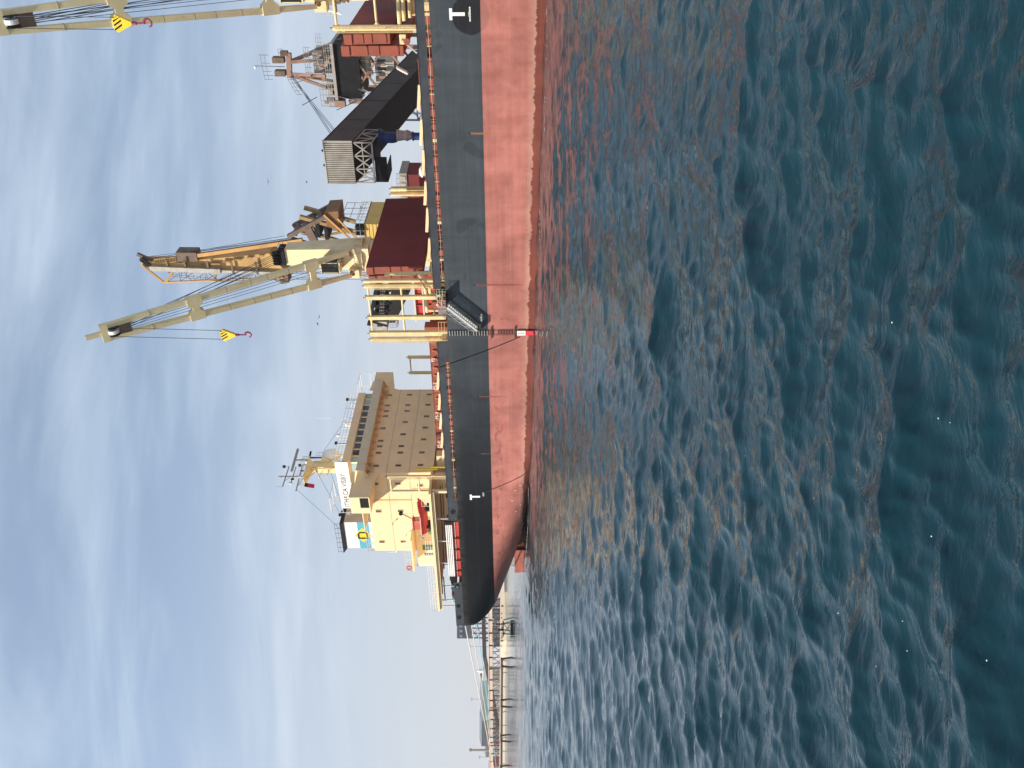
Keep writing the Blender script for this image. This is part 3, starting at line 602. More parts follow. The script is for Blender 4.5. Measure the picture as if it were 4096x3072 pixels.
# ---------------------------------------------------------------- deck cranes
def sheave_block(mb, c, axis, r, w):
    mb.tube(c - axis * w / 2, c + axis * w / 2, r, 18)
def deck_crane(a0, tip_a, hook_z, rope_sep):
    t0 = CLT
    m = MB(); m.lathe(S(a0, t0, DECK), [(2.0, 0), (1.75, 3), (1.7, 10.6), (1.95, 10.8), (1.95, 11.4), (1.7, 11.5)], 24)
    col = m.build('deck_crane', CRANE, ship, smooth=False)
    # housing: tapering box turned towards the near side
    m = MB(); zb, zt = 23.1, 34.9
    m.hexa([S(a0 - 1.75, t0 - 1.9, zb), S(a0 + 1.75, t0 - 1.9, zb), S(a0 + 1.75, t0 + 1.9, zb), S(a0 - 1.75, t0 + 1.9, zb), S(a0 - 1.15, t0 - 0.9, zt), S(a0 + 1.15, t0 - 0.9, zt), S(a0 + 1.15, t0 + 1.5, zt), S(a0 - 1.15, t0 + 1.5, zt)])
    m.build('crane_housing', CRANE, col)
    m = MB(); m.lathe(S(a0, t0, 24.0), [(2.3, 0), (2.3, .12)], 24); m.rail([S(a0 + 2.2 * math.cos(x), t0 + 2.2 * math.sin(x), 24.12) for x in np.linspace(2.6, 6.9, 9)], 1.0, 2, 1.0, .03); m.build('crane_walkway', CRANE, col)
    # cab on the near face
    m = MB(); m.box(a0 - .2, a0 + 1.35, t0 - 3.1, t0 - 1.6, 27.0, 29.7); cab = m.build('crane_cab', CRANE, col)
    m = MB()
    m.box(a0 - .1, a0 + .52, t0 - 3.13, t0 - 3.104, 27.4, 29.4); m.box(a0 + .64, a0 + 1.25, t0 - 3.13, t0 - 3.104, 27.4, 29.4); m.box(a0 - .23, a0 - .204, t0 - 3.0, t0 - 1.9, 27.4, 29.4); m.build('cab_window', GLASS, col)
    m = MB(); m.box(a0 + .52, a0 + .64, t0 - 3.15, t0 - 3.106, 27.3, 29.5); m.box(a0 - .15, a0 + 1.3, t0 - 3.15, t0 - 3.106, 27.25, 27.39); m.box(a0 - .15, a0 + 1.3, t0 - 3.15, t0 - 3.106, 29.41, 29.55); m.build('cab_window_frame', DARK, col)
    # machinery box with white pipes
    m = MB(); m.box(a0 + 1.3, a0 + 2.5, t0 - 2.4, t0 - .6, 24.6, 26.0); m.build('hydraulic_box', CRANE, col)
    m = MB()
    for i in range(5): m.tube(S(a0 + 2.3 + .1 * i, t0 - 2.2 + .35 * i, 24.6), S(a0 + 2.6 + .12 * i, t0 - 2.2 + .35 * i, 23.2), .06, 6)
    m.build('drain_pipe', WHITE, col)
    # top sheaves
    m = MB(); m.box(a0 - 1.1, a0 + 1.1, t0 - 1.2, t0 + 1.0, 34.92, 35.9)
    for i in range(5): sheave_block(m, S(a0 - .8 + .4 * i, t0 - 1.1, 36.1), Vector((1, 0, 0)), .55, .14)
    m.build('head_sheave', DARK, col)
    m = MB(); m.rail([S(a0 - 1.4, t0 - .6, 34.95), S(a0 - 1.4, t0 + 1.5, 34.95)], 1.0, 2, 1.0, .035); m.build('head_rail', BROWN, col)
    # jib: two box legs, three dumb-bell cross members, tip
    H = [S(a0 - 1.75, t0 - 3.0, 25.6), S(a0 + 1.75, t0 - 3.0, 25.6)]; T = [S(tip_a - .85, -3.9, 52.6), S(tip_a + .85, -3.9, 52.6)]
    jd = ((T[0] + T[1]) / 2 - (H[0] + H[1]) / 2).normalized(); jn = jd.cross(Vector((1, 0, 0))).normalized()
    if jn.z < 0: jn = -jn
    m = MB()
    for hp, tp in zip(H, T):
        q1 = hp.lerp(tp, .16); q2 = hp.lerp(tp, .62)
        m.beam(hp, q1, .42, .5, jn, .6, .72); m.beam(q1, q2, .6, .72, jn); m.beam(q2, tp, .6, .72, jn, .52, .6)
    jib = m.build('jib', CRANE, col)
    for f in (.17, .66):
        p, q = H[0].lerp(T[0], f), H[1].lerp(T[1], f); ax = (q - p).normalized(); L = (q - p).length; c = (p + q) / 2
        pts = [(-L / 2 - .42, .95), (-L / 2 + .55, .95), (-L / 2 + .95, .42), (L / 2 - .95, .42), (L / 2 - .55, .95), (L / 2 + .42, .95)]
        pts += [(x, -y) for x, y in pts[::-1]]
        s = MB(); s.prism([c + ax * x + jd * y - jn * .5 for x, y in pts], jn * 1.0); s.build('jib_crossbeam', CRANE, col)
    for f in (.27, .36, .43, .53, .83):
        for hp, tp in zip(H, T): c = hp.lerp(tp, f); s = MB(); s.beam(c - jd * .03, c + jd * .03, .606, .726, jn); s.build('jib_weld_band', RUSTB, col)
    s = MB(); p, q = H[0].lerp(T[0], .93), H[1].lerp(T[1], .93); s.beam(p, q, 1.6, .25, jn); s.build('jib_plate', BROWN, col)
    s = MB(); c = (T[0] + T[1]) / 2; s.beam(T[0] - Vector((-.3, 0, 0)) * 1, T[1] + Vector((-.3, 0, 0)), .9, .7, jn); s.beam(c + jd * .3, c + jd * 2.2, .5, .5, jn); s.build('jib_head', CRANE, col)
    s = MB(); cw = c - jd * .95; sheave_block(s, cw - jn * .1, Vector((1, 0, 0)), .62, .3); sheave_block(s, cw + S(.5, 0, 0), Vector((1, 0, 0)), .72, .12); sheave_block(s, cw + S(-.5, 0, 0), Vector((1, 0, 0)), .72, .12); s.build('jib_sheave', DARK, col)
    s = MB(); s.tube(cw - Vector((.22, 0, 0)) - jn * .12, cw + Vector((.22, 0, 0)) - jn * .12, .66, 18); s.build('sheave_drum', WHITE, col)
    # luffing and hoist wires
    for i in range(6):
        s = MB(); p = S(a0 - .8 + .3 * i, t0 - 1.5, 36.2); q = cw + S(.3 + .05 * i - .5 * (i % 2), 0, 0) + jn * (.5 - .12 * i); s.tube(p, q, .04, 5); s.build('luffing_wire', ROPE_D, col)
    hb = S((T[0].x + T[1].x) / -2, -4.6, hook_z)
    for sg in (-1, 1): s = MB(); s.tube(cw + Vector((sg * rope_sep, -.4, -.3)), hb + Vector((sg * rope_sep, 0, .2)), .035, 5); s.build('hoist_wire', ROPE_D, col)
    s = MB(); lp, lq = H[1].lerp(T[1], .05) + jn * .55, H[1].lerp(T[1], .95) + jn * .5; s.ladder(lp, lq, .4, .45, .02, Vector((1, 0, 0))); s.build('jib_ladder', CRANE, col)
    for i in range(3): s = MB(); s.tube(S(a0 - .5 + .5 * i, t0 - 2.2, 26.5), cw + S(-.3 + .3 * i, 0, 0) - jn * .1, .03, 5); s.build('hoist_wire', ROPE_D, col)
    for sg in (-1, 1): s = MB(); s.tube(H[0].lerp(H[1], .5 + .42 * sg) - jd * .2 - jn * .35, H[0].lerp(H[1], .5 + .42 * sg) - jd * .2 + jn * .35, .28, 10); s.build('hinge_pin', RUSTB, col)
    # hook block, yellow with black stripes
    prof = [(-.8, .1), (-.5, .42), (.45, .42), (.8, .05), (.12, -1.35), (-.12, -1.35)]
    s = MB(); s.prism([hb + Vector((x, -.18, z)) for x, z in prof], Vector((0, .36, 0))); s.build('hook_block', YEL, col)
    for k in range(4):
        o = -.62 + k * .38; poly = []
        for (x, z) in ((o, .36), (o + .17, .36), (o + .17 + .45, -.42 if k < 3 else -.2), (o + .45, -.42 if k < 3 else -.2)): poly.append((max(-.66, min(.62, x)), z))
        s = MB(); s.prism([hb + Vector((x, -.186, z)) for x, z in poly], Vector((0, -.006, 0))); s.build('block_stripe', DARK, col)
    s = MB(); s.tube(hb + Vector((0, 0, -1.35)), hb + Vector((0, 0, -1.75)), .16, 10); s.tube(hb + Vector((0, 0, -1.7)), hb + Vector((0, 0, -2.5)), .09, 8)
    for i in range(9):
        p, q = R(100 - 30 * i), R(70 - 30 * i); cc = hb + Vector((.02, 0, -2.85)); s.tube(cc + Vector((.36 * math.cos(p), 0, .36 * math.sin(p))), cc + Vector((.36 * math.cos(q), 0, .36 * math.sin(q))), .13 - .007 * i, 8)
    s.build('hook', HOOKM, col)
    return col
deck_crane(35.9, 36.15, 38.0, .62)
deck_crane(1.3, 1.0, 41.0, .55)
m = MB(); m.box(2.6, 4.0, 13.2, 15, 23.6, 23.75); m.rail([S(4.0, 13.2, 23.75), S(4.0, 15, 23.75)], 1.0, 2, .9, .03); m.build('crane_landing', CRANE, ship)

# ---------------------------------------------------------------- deckhouse
FA, HN, HF = 67.2, 5.4, 26.9
m = MB(); m.box(FA, 84.1, HN, HF, DECK, 25.9); house = m.build('deckhouse', CREAM, ship)
# seams between tiers and a few vertical ones
for z in (15.6, 19.1, 22.55):
    s = MB(); s.box(FA - .02, FA - .004, HN, HF, z, z + .045); s.box(FA, 84.1, HN - .02, HN - .004, z, z + .045); s.build('tier_seam', SEAM, house)
def window(par, face, c1, z, w=.5, hh=.86, pane=GLASSB, frame_m=CREAM):
    f, p = MB(), MB(); e = .07
    for k, (mb, ex, d0, d1) in enumerate(((f, e, .045, .004), (p, 0, .012, .006))):
        if k == 0:
            for (x0, x1, z0, z1) in ((-w / 2 - e, w / 2 + e, hh / 2, hh / 2 + e), (-w / 2 - e, w / 2 + e, -hh / 2 - e, -hh / 2), (-w / 2 - e, -w / 2, -hh / 2, hh / 2), (w / 2, w / 2 + e, -hh / 2, hh / 2)):
                if face == 'front': mb.box(FA - d0, FA - d1, c1 + x0, c1 + x1, z + z0, z + z1)
                else: mb.box(c1 + x0, c1 + x1, HN - d0, HN - d1, z + z0, z + z1)
        else:
            if face == 'front': mb.box(FA - d0, FA - d1, c1 - w / 2, c1 + w / 2, z - hh / 2, z + hh / 2)
            else: mb.box(c1 - w / 2, c1 + w / 2, HN - d0, HN - d1, z - hh / 2, z + hh / 2)
    f.build('window_frame', frame_m, par); p.build('window_pane', pane, par)
for t in (25.3, 22.35, 20.8, 19.4, 16.2, 13.0, 11.62, 10.07, 7.0): window(house, 'front', t, 24.32)
for t in (25.35, 22.4, 20.8, 17.8, 14.63, 11.67, 10.08, 7.04): window(house, 'front', t, 20.91)
for t in (25.4, 22.45, 19.3, 16.3, 13.3, 10.08, 7.1): window(house, 'front', t, 17.52)
for a, z in ((69.4, 24.4), (69.37, 21.0), (69.8, 17.6), (75.2, 24.5), (75.2, 21.05), (82.0, 24.6), (82.0, 21.15)): window(house, 'side', a, z, .5, .85)
# lit ladder, pipes and a bird-sized lamp on the side wall
s = MB(); s.tube(S(72.9, HN - .12, 19.2), S(72.9, HN - .12, 25.7), .05, 6); s.tube(S(70.6, HN - .12, 15.8), S(70.6, HN - .12, 19), .05, 6); s.build('side_pipe', CREAM, house)
for a, z in ((77.6, 22.3), (80.2, 20.4), (74.6, 17.9)):
    s = MB(); s.beam(S(a, HN, z), S(a, HN - .45, z + .12), .06, .06); s.box(a - .12, a + .12, HN - .62, HN - .4, z + .02, z + .18); s.build('deck_lamp', GREYP, house)
# front rails and pale lower screen
s = MB(); s.box(64.9, 66.9, 6.5, 17.5, DECK, 14.9); s.build('cargo_locker', CREAM, ship)
# boat deck slab with pillars
m = MB(); m.box(FA - .6, 92.7, 0, BM, 15.4, 15.75); bd = m.build('boat_deck', CREAM, ship)
s = MB(); s.box(FA - .6, 92.7, .3, .34, 14.95, 15.397); s.box(FA, 92.6, 1.6, 1.75, 15.1, 15.39); s.box(FA, 92.6, 3.4, 3.55, 15.1, 15.39); s.build('deck_girder', CREAM, bd)
for a in (72.5, 77.3, 82.2, 87.6, 91.0, 92.5): s = MB(); s.tube(S(a, .9, DECK), S(a, .9, 15.1), .1, 8); s.prism([S(a - .35, .88, 15.1), S(a + .35, .88, 15.1), S(a, .88, 14.7)], S(0, .04, 0)); s.build('pillar', WHITE, ship)
m = MB(); m.box(FA, 86.0, 4.0, 28.2, DECK, 15.39); ph = m.build('poop_house', CREAM, ship)
for a, w in ((70.6, .8), (74.2, 0), (79.0, 0)):
    if w: s = MB(); s.box(a - .4, a + .5, 3.95, 3.997, DECK + .2, 13.6); s.build('house_door', DARK, ph)
for a in (68.6, 69.9): s = MB(); s.box(a, a + .5, 3.95, 3.997, 13.1, 13.7); s.build('window_pane', GLASSB, ph)
s = MB(); s.tube(S(68, 3.2, 14.3), S(86, 3.2, 14.6), .09, 6); s.tube(S(86, 1.4, 14.6), S(91.3, 1.4, 14.6), .1, 6); s.tube(S(68, 3.5, 14.0), S(85, 3.5, 14.2), .06, 6); s.build('service_pipe', BROWN, ph)
for k in range(10): a = 73.5 + k * 1.25; s = MB(); s.box(a, a + .25 + .2 * (k % 3), 3.86, 3.997, 12.7 + .5 * (k % 2), 13.3 + .4 * (k % 3)); s.build('wall_fitting', BROWN if k % 2 else GREYP, ph)
# aft deckhouse with rounded corner and slab over it
pts = []
t0, t1, a1, rad = 5.4, 26.9, 89.4, 2.6
pts = [S(84.1, t0, 0)] + [S(a1 - rad + rad * math.sin(x), t0 + rad - rad * math.cos(x), 0) for x in np.linspace(0, math.pi / 2, 9)] + [S(a1 - rad + rad * math.cos(x), t1 - rad + rad * math.sin(x), 0) for x in np.linspace(0, math.pi / 2, 9)] + [S(84.1, t1, 0)]
m = MB(); m.prism([p + Vector((0, 0, 15.76)) for p in pts], Vector((0, 0, 3.3))); ah = m.build('after_house', CREAM, ship)
for a in (85.0,): s = MB(); s.box(a - .3, a + .3, HN - .03, HN - .004, 16.2, 17.9); s.build('window_pane', GLASSB, ah)
s = MB(); s.rail([p + Vector((0, 0, 19.06)) for p in pts[1:12]], 1.05, 3, 1.6, .03); s.build('roof_rail', PALE, ah)
s = MB(); s.box(82.8, 84.0, HN - .03, HN - .004, 16.0, 18.1); s.build('house_door', GREENW, house)
m = MB(); m.box(79.2, 86.2, 2.8, HN - .02, 19.35, 19.6); m.build('upper_slab', CREAM, ship)
for a, tt_ in ((81.0, 4.4),): m = MB(); ring(m, a, HN - .1, 17.9, .3, .3, .14, 16, -.1); m.build('life_ring', WHITE, ship)
# railings
m = MB(); m.rail([S(76.5, .15, 15.75), S(92.6, .15, 15.75), S(92.6, 12, 15.75)], 1.1, 3, 1.5, .045); m.build('boat_deck_rail', WHITE, ship)
m = MB(); m.rail([S(67, .15, 15.75), S(69.2, .15, 15.75)], 1.1, 3, 1.1, .03); m.build('boat_deck_rail', WHITE, ship)
m = MB(); m.rail([S(79.5, 2.9, 19.6), S(86.1, 2.9, 19.6), S(86.1, 5.3, 19.6)], 1.1, 3, 1.2, .045); m.build('slab_rail', PALE, ship)
m = MB(); ring(m, 85.4, 2.85, 20.2, .3, .3, .16, 16, -.06); m.build('life_ring', BOATRED, ship)
# ---------------------------------------------------------------- bridge
m = MB(); m.box(FA - .02, 70.4, 0, BM, 25.9, 26.0); m.box(70.4, 74.2, .3, BM - .3, 25.75, 25.9)
brdk = m.build('bridge_deck', CREAM, ship)
# wing parapets and their boxes, with the sweeping bracket down to the house
for sg in (0, 1):
    F = (lambda t: t) if sg == 0 else (lambda t: BM - t)
    m = MB()
    def bx(a0, a1, ta, tb, z0, z1): m.box(a0, a1, min(F(ta), F(tb)), max(F(ta), F(tb)), z0, z1)
    bx(FA, FA + .12, 0, 3.0, 24.5, 27.35); bx(FA, FA + .12, 3.0, 7.9, 24.5, 27.0)
    bx(FA + .12, 70.4, 0, .12, 26.0, 27.35); bx(70.3, 70.4, .12, 3.2, 26.0, 27.2)
    bx(FA + .12, 70.4, .12, .22, 25.4, 25.9); bx(69.3, 70.4, 0, .12, 24.6, 25.9); bx(FA + .12, 70.4, 0, HN, 24.45, 24.6)
    poly = [(HN, 24.5), (HN, 22.6), (HN - .1, 23.0), (HN - .5, 23.7), (HN - 1.2, 24.0), (1.2, 24.35), (.4, 24.5)]
    m.prism([S(FA + .005, F(t), z) for t, z in poly], S(.12, 0, 0))
    m.prism([S(FA + .12, F(HN), 22.7), S(FA + .12, F(HN), 24.45), S(FA + .12, F(.5), 24.45)], S(2.6, 0, 0)) if False else None
    wg = m.build('bridge_wing', CREAM, ship)
    if sg == 0:
        s = MB(); s.box(FA + .14, 69.28, .02, .1, 24.62, 25.88); s.build('wing_shade_panel', DARK, wg)  # black panel: shade inside the open wing put in as colour
    s = MB(); s.beam(S(FA + .06, F(0), 27.4), S(FA + .06, F(3), 27.4), .22, .1); s.beam(S(FA - .1, F(3.0), 27.3), S(FA - .1, F(5.6), 27.6), .2, .55); s.build('wind_deflector', CREAM, wg)
    # awning frame
    s = MB(); A_, B_ = FA + .2, 70.3
    for (a, t) in ((A_, .1), (B_, .1), (A_, 3.6), (B_, 3.6)): s.tube(S(a, F(t), 27.3), S(a, F(t), 30.35 if t < 1 else 30.2), .045, 6)
    for (p, q) in (((A_, .1), (B_, .1)), ((A_, .1), (A_, 3.6)), ((B_, .1), (B_, 3.6)), ((A_, 3.6), (B_, 3.6)), ((A_, 1.8), (B_, 1.8))): s.tube(S(p[0], F(p[1]), 30.3), S(q[0], F(q[1]), 30.3), .045, 6)
    s.tube(S(A_, F(.1), 28.6), S(B_, F(.1), 28.6), .035, 6); s.build('awning_frame', WHITE, wg)
# shelf under the wheelhouse front with brackets and panelled screen
m = MB(); m.box(65.7, FA - .005, 4.2, BM - 4.4, 25.55, 25.66); sh = m.build('bridge_shelf', CREAM, ship)
s = MB(); s.box(65.66, 65.74, 4.2, BM - 4.4, 25.662, 26.82); s.build('shelf_screen', mk('screen_grey', (0.62, 0.57, 0.43), .5, .08, .8), sh)
for i in range(15):
    t = 4.25 + i * (BM - 4.4 - 4.25 - .05) / 14
    s = MB(); s.box(65.6, 65.657, t, t + .06, 25.55, 26.85); s.build('screen_post', CREAM, sh)
    s = MB(); s.prism([S(65.75, t, 25.55), S(FA - .01, t, 25.55), S(FA - .01, t, 24.85)], S(0, .05, 0)); s.build('shelf_bracket', CREAM, sh)
s = MB(); s.tube(S(65.7, 4.2, 26.86), S(65.7, BM - 4.4, 26.86), .04, 6); s.build('screen_rail', CREAM, sh)
# wheelhouse
W0, W1 = 7.95, 25.5
m = MB(); m.box(FA, 76.5, W0, W1, 26.0, 29.55); wheel = m.build('wheelhouse', CREAM, ship)
s = MB(); s.box(FA - .35, FA - .004, W0 - .1, W1 + .1, 28.38, 29.62); s.build('roof_fascia', CREAM, wheel)
nw = 11
for i in range(nw):
    t = W0 + .55 + i * (W1 - W0 - 1.1) / (nw - 1)
    pane = GLASST if i in (0, nw - 1, nw - 2) else GLASS
    s = MB(); s.box(FA - .03, FA - .006, t - .6, t + .6, 27.32, 28.3); s.build('window_pane', pane, wheel)
    s = MB(); s.box(FA - .08, FA - .004, t + .62, t + .76, 27.28, 28.36); s.build('window_mullion', CREAM, wheel)
    if i % 3 == 1: s = MB(); s.beam(S(FA - .1, t, 28.25), S(FA - .1, t - .35, 27.6), .03, .03); s.build('wiper', DARK, wheel)
s = MB(); s.box(FA + .4, FA + 1.8, W0 - .03, W0 - .006, 27.4, 28.35); s.build('window_pane', GLASST, wheel)
# name board on the near side of the roof
m = MB(); m.box(FA - .3, 76.6, 7.55, 7.65, 28.75, 30.75); nb = m.build('name_board', WHITE, ship)
text('ship_name', 'ITHACA VISBY', S(76.2, 7.535, 29.4), (1, 0, 0), (0, 0, 1), .82, DARK, nb, width=7.0)
# roof rail, lamps, dome, antenna
m = MB(); m.rail([S(FA - .2, 8.0, 29.6), S(FA - .2, 25.4, 29.6)], 1.5, 3, 1.3, .045); m.rail([S(FA - .2, 25.4, 29.6), S(76, 25.4, 29.6)], 1.5, 3, 1.5, .03); m.build('roof_rail', WHITE, ship)
for t in (24.0, 14.3, 12.4):
    m = MB(); m.tube(S(FA, t, 29.6), S(FA, t, 31.2), .05, 6); m.box(FA - .3, FA + .05, t - .2, t + .2, 31.1, 31.5); m.build('search_light', WHITE if t == 14.3 else DARK, ship)
m = MB(); m.lathe(S(FA + .6, 18.1, 29.9), [(.28, 0), (.42, .2), (.42, .75), (.3, .95)], 14); m.build('compass_housing', WHITE, ship)
m = MB(); m.lathe(S(75.0, 18.6, 33.25), [(.5, -.4), (1.1, 0), (1.25, .2), (1.25, 1.1), (1.05, 1.8), (.6, 2.25), (.1, 2.42)], 24); dm = m.build('satellite_dome', WHITE, ship, smooth=True)
s = MB(); s.tube(S(75.0, 18.6, 29.5), S(75.0, 18.6, 32.9), .3, 10); s.build('dome_pedestal', CREAM, dm)
m = MB(); m.tube(S(FA + 1.2, 20.6, 29.6), S(FA + 1.2, 20.6, 36.0), .035, 5); m.build('whip_antenna', WHITE, ship)
m = MB(); m.tube(S(FA + 1.2, 24.9, 29.6), S(FA + 1.2, 24.9, 32.5), .03, 5); m.build('whip_antenna', WHITE, ship)
# mast
MA = 75.3
m = MB(); m.hexa([S(MA - .8, CLT - .9, 29.5), S(MA + .8, CLT - .9, 29.5), S(MA + .8, CLT + .7, 29.5), S(MA - .8, CLT + .7, 29.5), S(MA - .6, CLT - .65, 37.1), S(MA + .6, CLT - .65, 37.1), S(MA + .6, CLT + .55, 37.1), S(MA - .6, CLT + .55, 37.1)]); mast = m.build('radar_mast', POST, ship)
s = MB(); s.hexa([S(MA - .6, CLT - .9, 36.9), S(MA + .6, CLT - .9, 36.9), S(MA + .6, CLT + .6, 36.9), S(MA - .6, CLT + .6, 36.9), S(MA - .9, CLT - 3.4, 37.6), S(MA + .9, CLT - 3.4, 37.6), S(MA + .9, CLT + 1.7, 37.6), S(MA - .9, CLT + 1.7, 37.6)]); s.box(MA - .95, MA + .95, CLT - 3.5, CLT + 1.8, 37.602, 37.72); s.build('mast_platform', POST, mast)
s = MB(); s.rail([S(MA - .9, CLT - 3.4, 37.7), S(MA + .9, CLT - 3.4, 37.7), S(MA + .9, CLT + 1.7, 37.7), S(MA - .9, CLT + 1.7, 37.7), S(MA - .9, CLT - 3.4, 37.7)], 1.05, 3, 1.2, .025); s.build('mast_rail', PIPE, mast)
s = MB(); s.hexa([S(MA - .8, CLT + .5, 33.9), S(MA + .6, CLT + .5, 33.9), S(MA + .6, CLT + 2.9, 35.4), S(MA - .8, CLT + 2.9, 35.4), S(MA - .8, CLT + .5, 35.55), S(MA + .6, CLT + .5, 35.55), S(MA + .6, CLT + 2.9, 35.55), S(MA - .8, CLT + 2.9, 35.55)]); s.build('lower_platform', POST, mast)
s = MB(); s.tube(S(MA - .5, CLT + 1.2, 37.7), S(MA - .5, CLT + 1.2, 39.9), .16, 8); s.beam(S(MA - .5, CLT - 1.6, 40.0), S(MA - .5, CLT + 4.1, 40.1), .3, .34); s.build('radar_scanner', GREYP, mast)
s = MB(); s.tube(S(MA, CLT + 2.4, 35.5), S(MA, CLT + 2.4, 37.7), .14, 8); s.beam(S(MA, CLT + 1.0, 37.8), S(MA, CLT + 4.0, 37.95), .24, .28); s.build('radar_scanner', DARK, mast)
s = MB(); s.tube(S(MA + .3, CLT - 2.0, 37.7), S(MA + .3, CLT - 2.0, 42.0), .13, 8)
s.tube(S(MA + .3, CLT - 4.5, 41.0), S(MA + .3, CLT + .5, 41.0), .1, 6); s.tube(S(MA + .3, CLT - 3.7, 39.8), S(MA + .3, CLT + .4, 39.8), .09, 6); s.tube(S(MA + .3, CLT - 5.6, 38.6), S(MA + .3, CLT + .9, 38.8), .1, 6)
for t in (-4.5, .5): s.tube(S(MA + .3, CLT + t, 41.0), S(MA + .3, CLT + t, 42.1), .04, 5)
s.tube(S(MA + .3, CLT - 2, 40.2), S(MA + .3, CLT - 3.2, 41.0), .04, 5); s.tube(S(MA + .3, CLT - 2, 37.9), S(MA + .3, CLT - 4.5, 38.6), .05, 5)
s.build('yard_arm', GREYP, mast)
for (t, z, c) in ((.5, 41.6, DARK), (.8, 39.0, DARK), (-3.7, 39.6, PIPE), (1.6, 38.0, WHITE)): s = MB(); s.box(MA + .1, MA + .5, CLT + t - .15, CLT + t + .15, z, z + .45); s.build('mast_lamp', c, mast)
for k, (t, z, w_, hh) in enumerate(((-.95, 33.0, .25, 4.0), (.75, 34.4, .2, 2.6), (-1.1, 36.0, .3, .8), (-.2, 32.2, 1.8, .12), (-.1, 34.2, 1.7, .12), (-.1, 36.2, 1.6, .12))):
    s = MB(); s.box(MA - .75, MA + .75, CLT + t - w_ / 2, CLT + t + w_ / 2, z, z + hh) if hh < .5 else s.tube(S(MA - .5, CLT + t, z), S(MA - .5, CLT + t, z + hh), w_ / 2, 8); s.build('mast_collar' if hh < .5 else 'mast_conduit', POST, mast)
for k, (t, z) in enumerate(((-2.9, 38.1), (-1.2, 38.1), (.6, 38.1), (1.5, 38.4), (-3.2, 39.3), (-2.4, 41.6))):
    s = MB(); s.lathe(S(MA - .4 + .2 * (k % 3), CLT + t, z), [(.1, 0), (.16, .1), (.16, .45), (.05, .6)], 8); s.build('mast_lamp', (WHITE, DARK, PIPE)[k % 3], mast)
for t0_, z0_, t1_, z1_ in ((-3.4, 37.7, -1.2, 36.2), (1.6, 37.7, .6, 36.4), (-2.6, 35.4, -.9, 35.0), (-2.4, 34.2, -.9, 33.9)): s = MB(); s.beam(S(MA, CLT + t0_, z0_), S(MA, CLT + t1_, z1_), .12); s.build('mast_brace', POST, mast)
s = MB(); s.rail([S(MA - .8, CLT + .6, 35.55), S(MA - .8, CLT + 2.8, 35.55)], 1.0, 2, .7, .03); s.build('platform_guard', PIPE, mast)
s = MB(); s.ladder(S(MA + .75, CLT - .1, 29.7), S(MA + .55, CLT - .1, 37.0), .45, .33, .025, S(0, 1, 0)); s.build('mast_ladder', POST, mast)
for p, q in ((S(MA, CLT - .4, 36.4), S(74.5, 4.0, 30.2)), (S(MA + .3, CLT - 5.2, 38.5), S(78, 3.6, 30.0)), (S(MA - 1.8, CLT + 1.4, 35.3), S(FA + .2, 18.6, 30.9)), (S(MA, CLT - .4, 34), S(76, 7.6, 30.7))): s = MB(); s.tube(p, q, .025, 4); s.build('mast_stay', ROPE_D, mast)
# ---------------------------------------------------------------- funnel
m = MB(); f0, f1, g0, g1 = 82.7, 88.9, 10.5, 21.8
m.hexa([S(f0, g0, 25.9), S(f1, g0, 25.9), S(f1, g1, 25.9), S(f0, g1, 25.9), S(f0, g0, 31.75), S(f1 - .1, g0, 31.85), S(f1 - .1, g1, 31.85), S(f0, g1, 31.75)]); fun = m.build('funnel', WHITE, ship)
s = MB(); s.box(f0 + .005, f1 - .03, g0 - .012, g0 - .004, 27.55, 29.55); s.build('funnel_band', BLUEF, fun)
s = MB(); s.prism([S(f0 - .1, g0 - .1, 31.7), S(f1 - .0, g0 - .1, 31.82), S(f1 + 1.1, g0 - .1, 32.55), S(f0 + .3, g0 - .1, 32.45)], S(0, g1 - g0 + .2, 0)); s.build('funnel_cap', DARK, fun)
s = MB(); s.box(f0 - .02, f0 - .004, g0, g1, 25.95, 31.7); s.build('funnel_front_shade', GREYP, fun)  # grey sheet over the white front, its shade put into the colour
c = S(85.75, g0 - .02, 28.78); s = MB(); s.prism([c + Vector((1.75, 0, 0)), c + Vector((0, 0, 1.4)), c + Vector((-1.75, 0, 0)), c + Vector((0, 0, -1.4))], S(0, .006, 0)); s.build('funnel_diamond', YEL, fun)
s = MB()
def strip(p, q, w): s.prism([c + Vector((p[0], -.012, p[1] - 0)), c + Vector((q[0], -.012, q[1]))] + [c + Vector((q[0] + w[0], -.012, q[1] + w[1])), c + Vector((p[0] + w[0], -.012, p[1] + w[1]))], S(0, .006, 0))
K = 1.25
strip((-.68 * K, -.72 * K), (-.68 * K, .72 * K), (.27 * K, 0))
strip((-.41 * K, .47 * K), (.25 * K, .47 * K), (0, .25 * K)); strip((-.41 * K, -.72 * K), (.25 * K, -.72 * K), (0, .25 * K))
s.prism([c + Vector((x * K, -.012, z * K)) for x, z in ((.25, .72), (.66, .42), (.66, -.42), (.25, -.72), (.25, -.47), (.39, -.34), (.39, .34), (.25, .47))], S(0, .006, 0))
s.build('funnel_letter', DARK, fun)
s = MB(); s.rail([S(f0 + .3, g0, 32.45), S(f1 + .8, g0, 32.5)], .9, 2, 1.1, .03); s.build('funnel_rail', DARK, fun)
for i in range(4): s = MB(); s.tube(S(84 + 1.2 * i, 14 + (i % 2) * 2, 32.4), S(84.4 + 1.2 * i, 14 + (i % 2) * 2, 33.2), .3, 10); s.build('exhaust_pipe', DARK, fun)
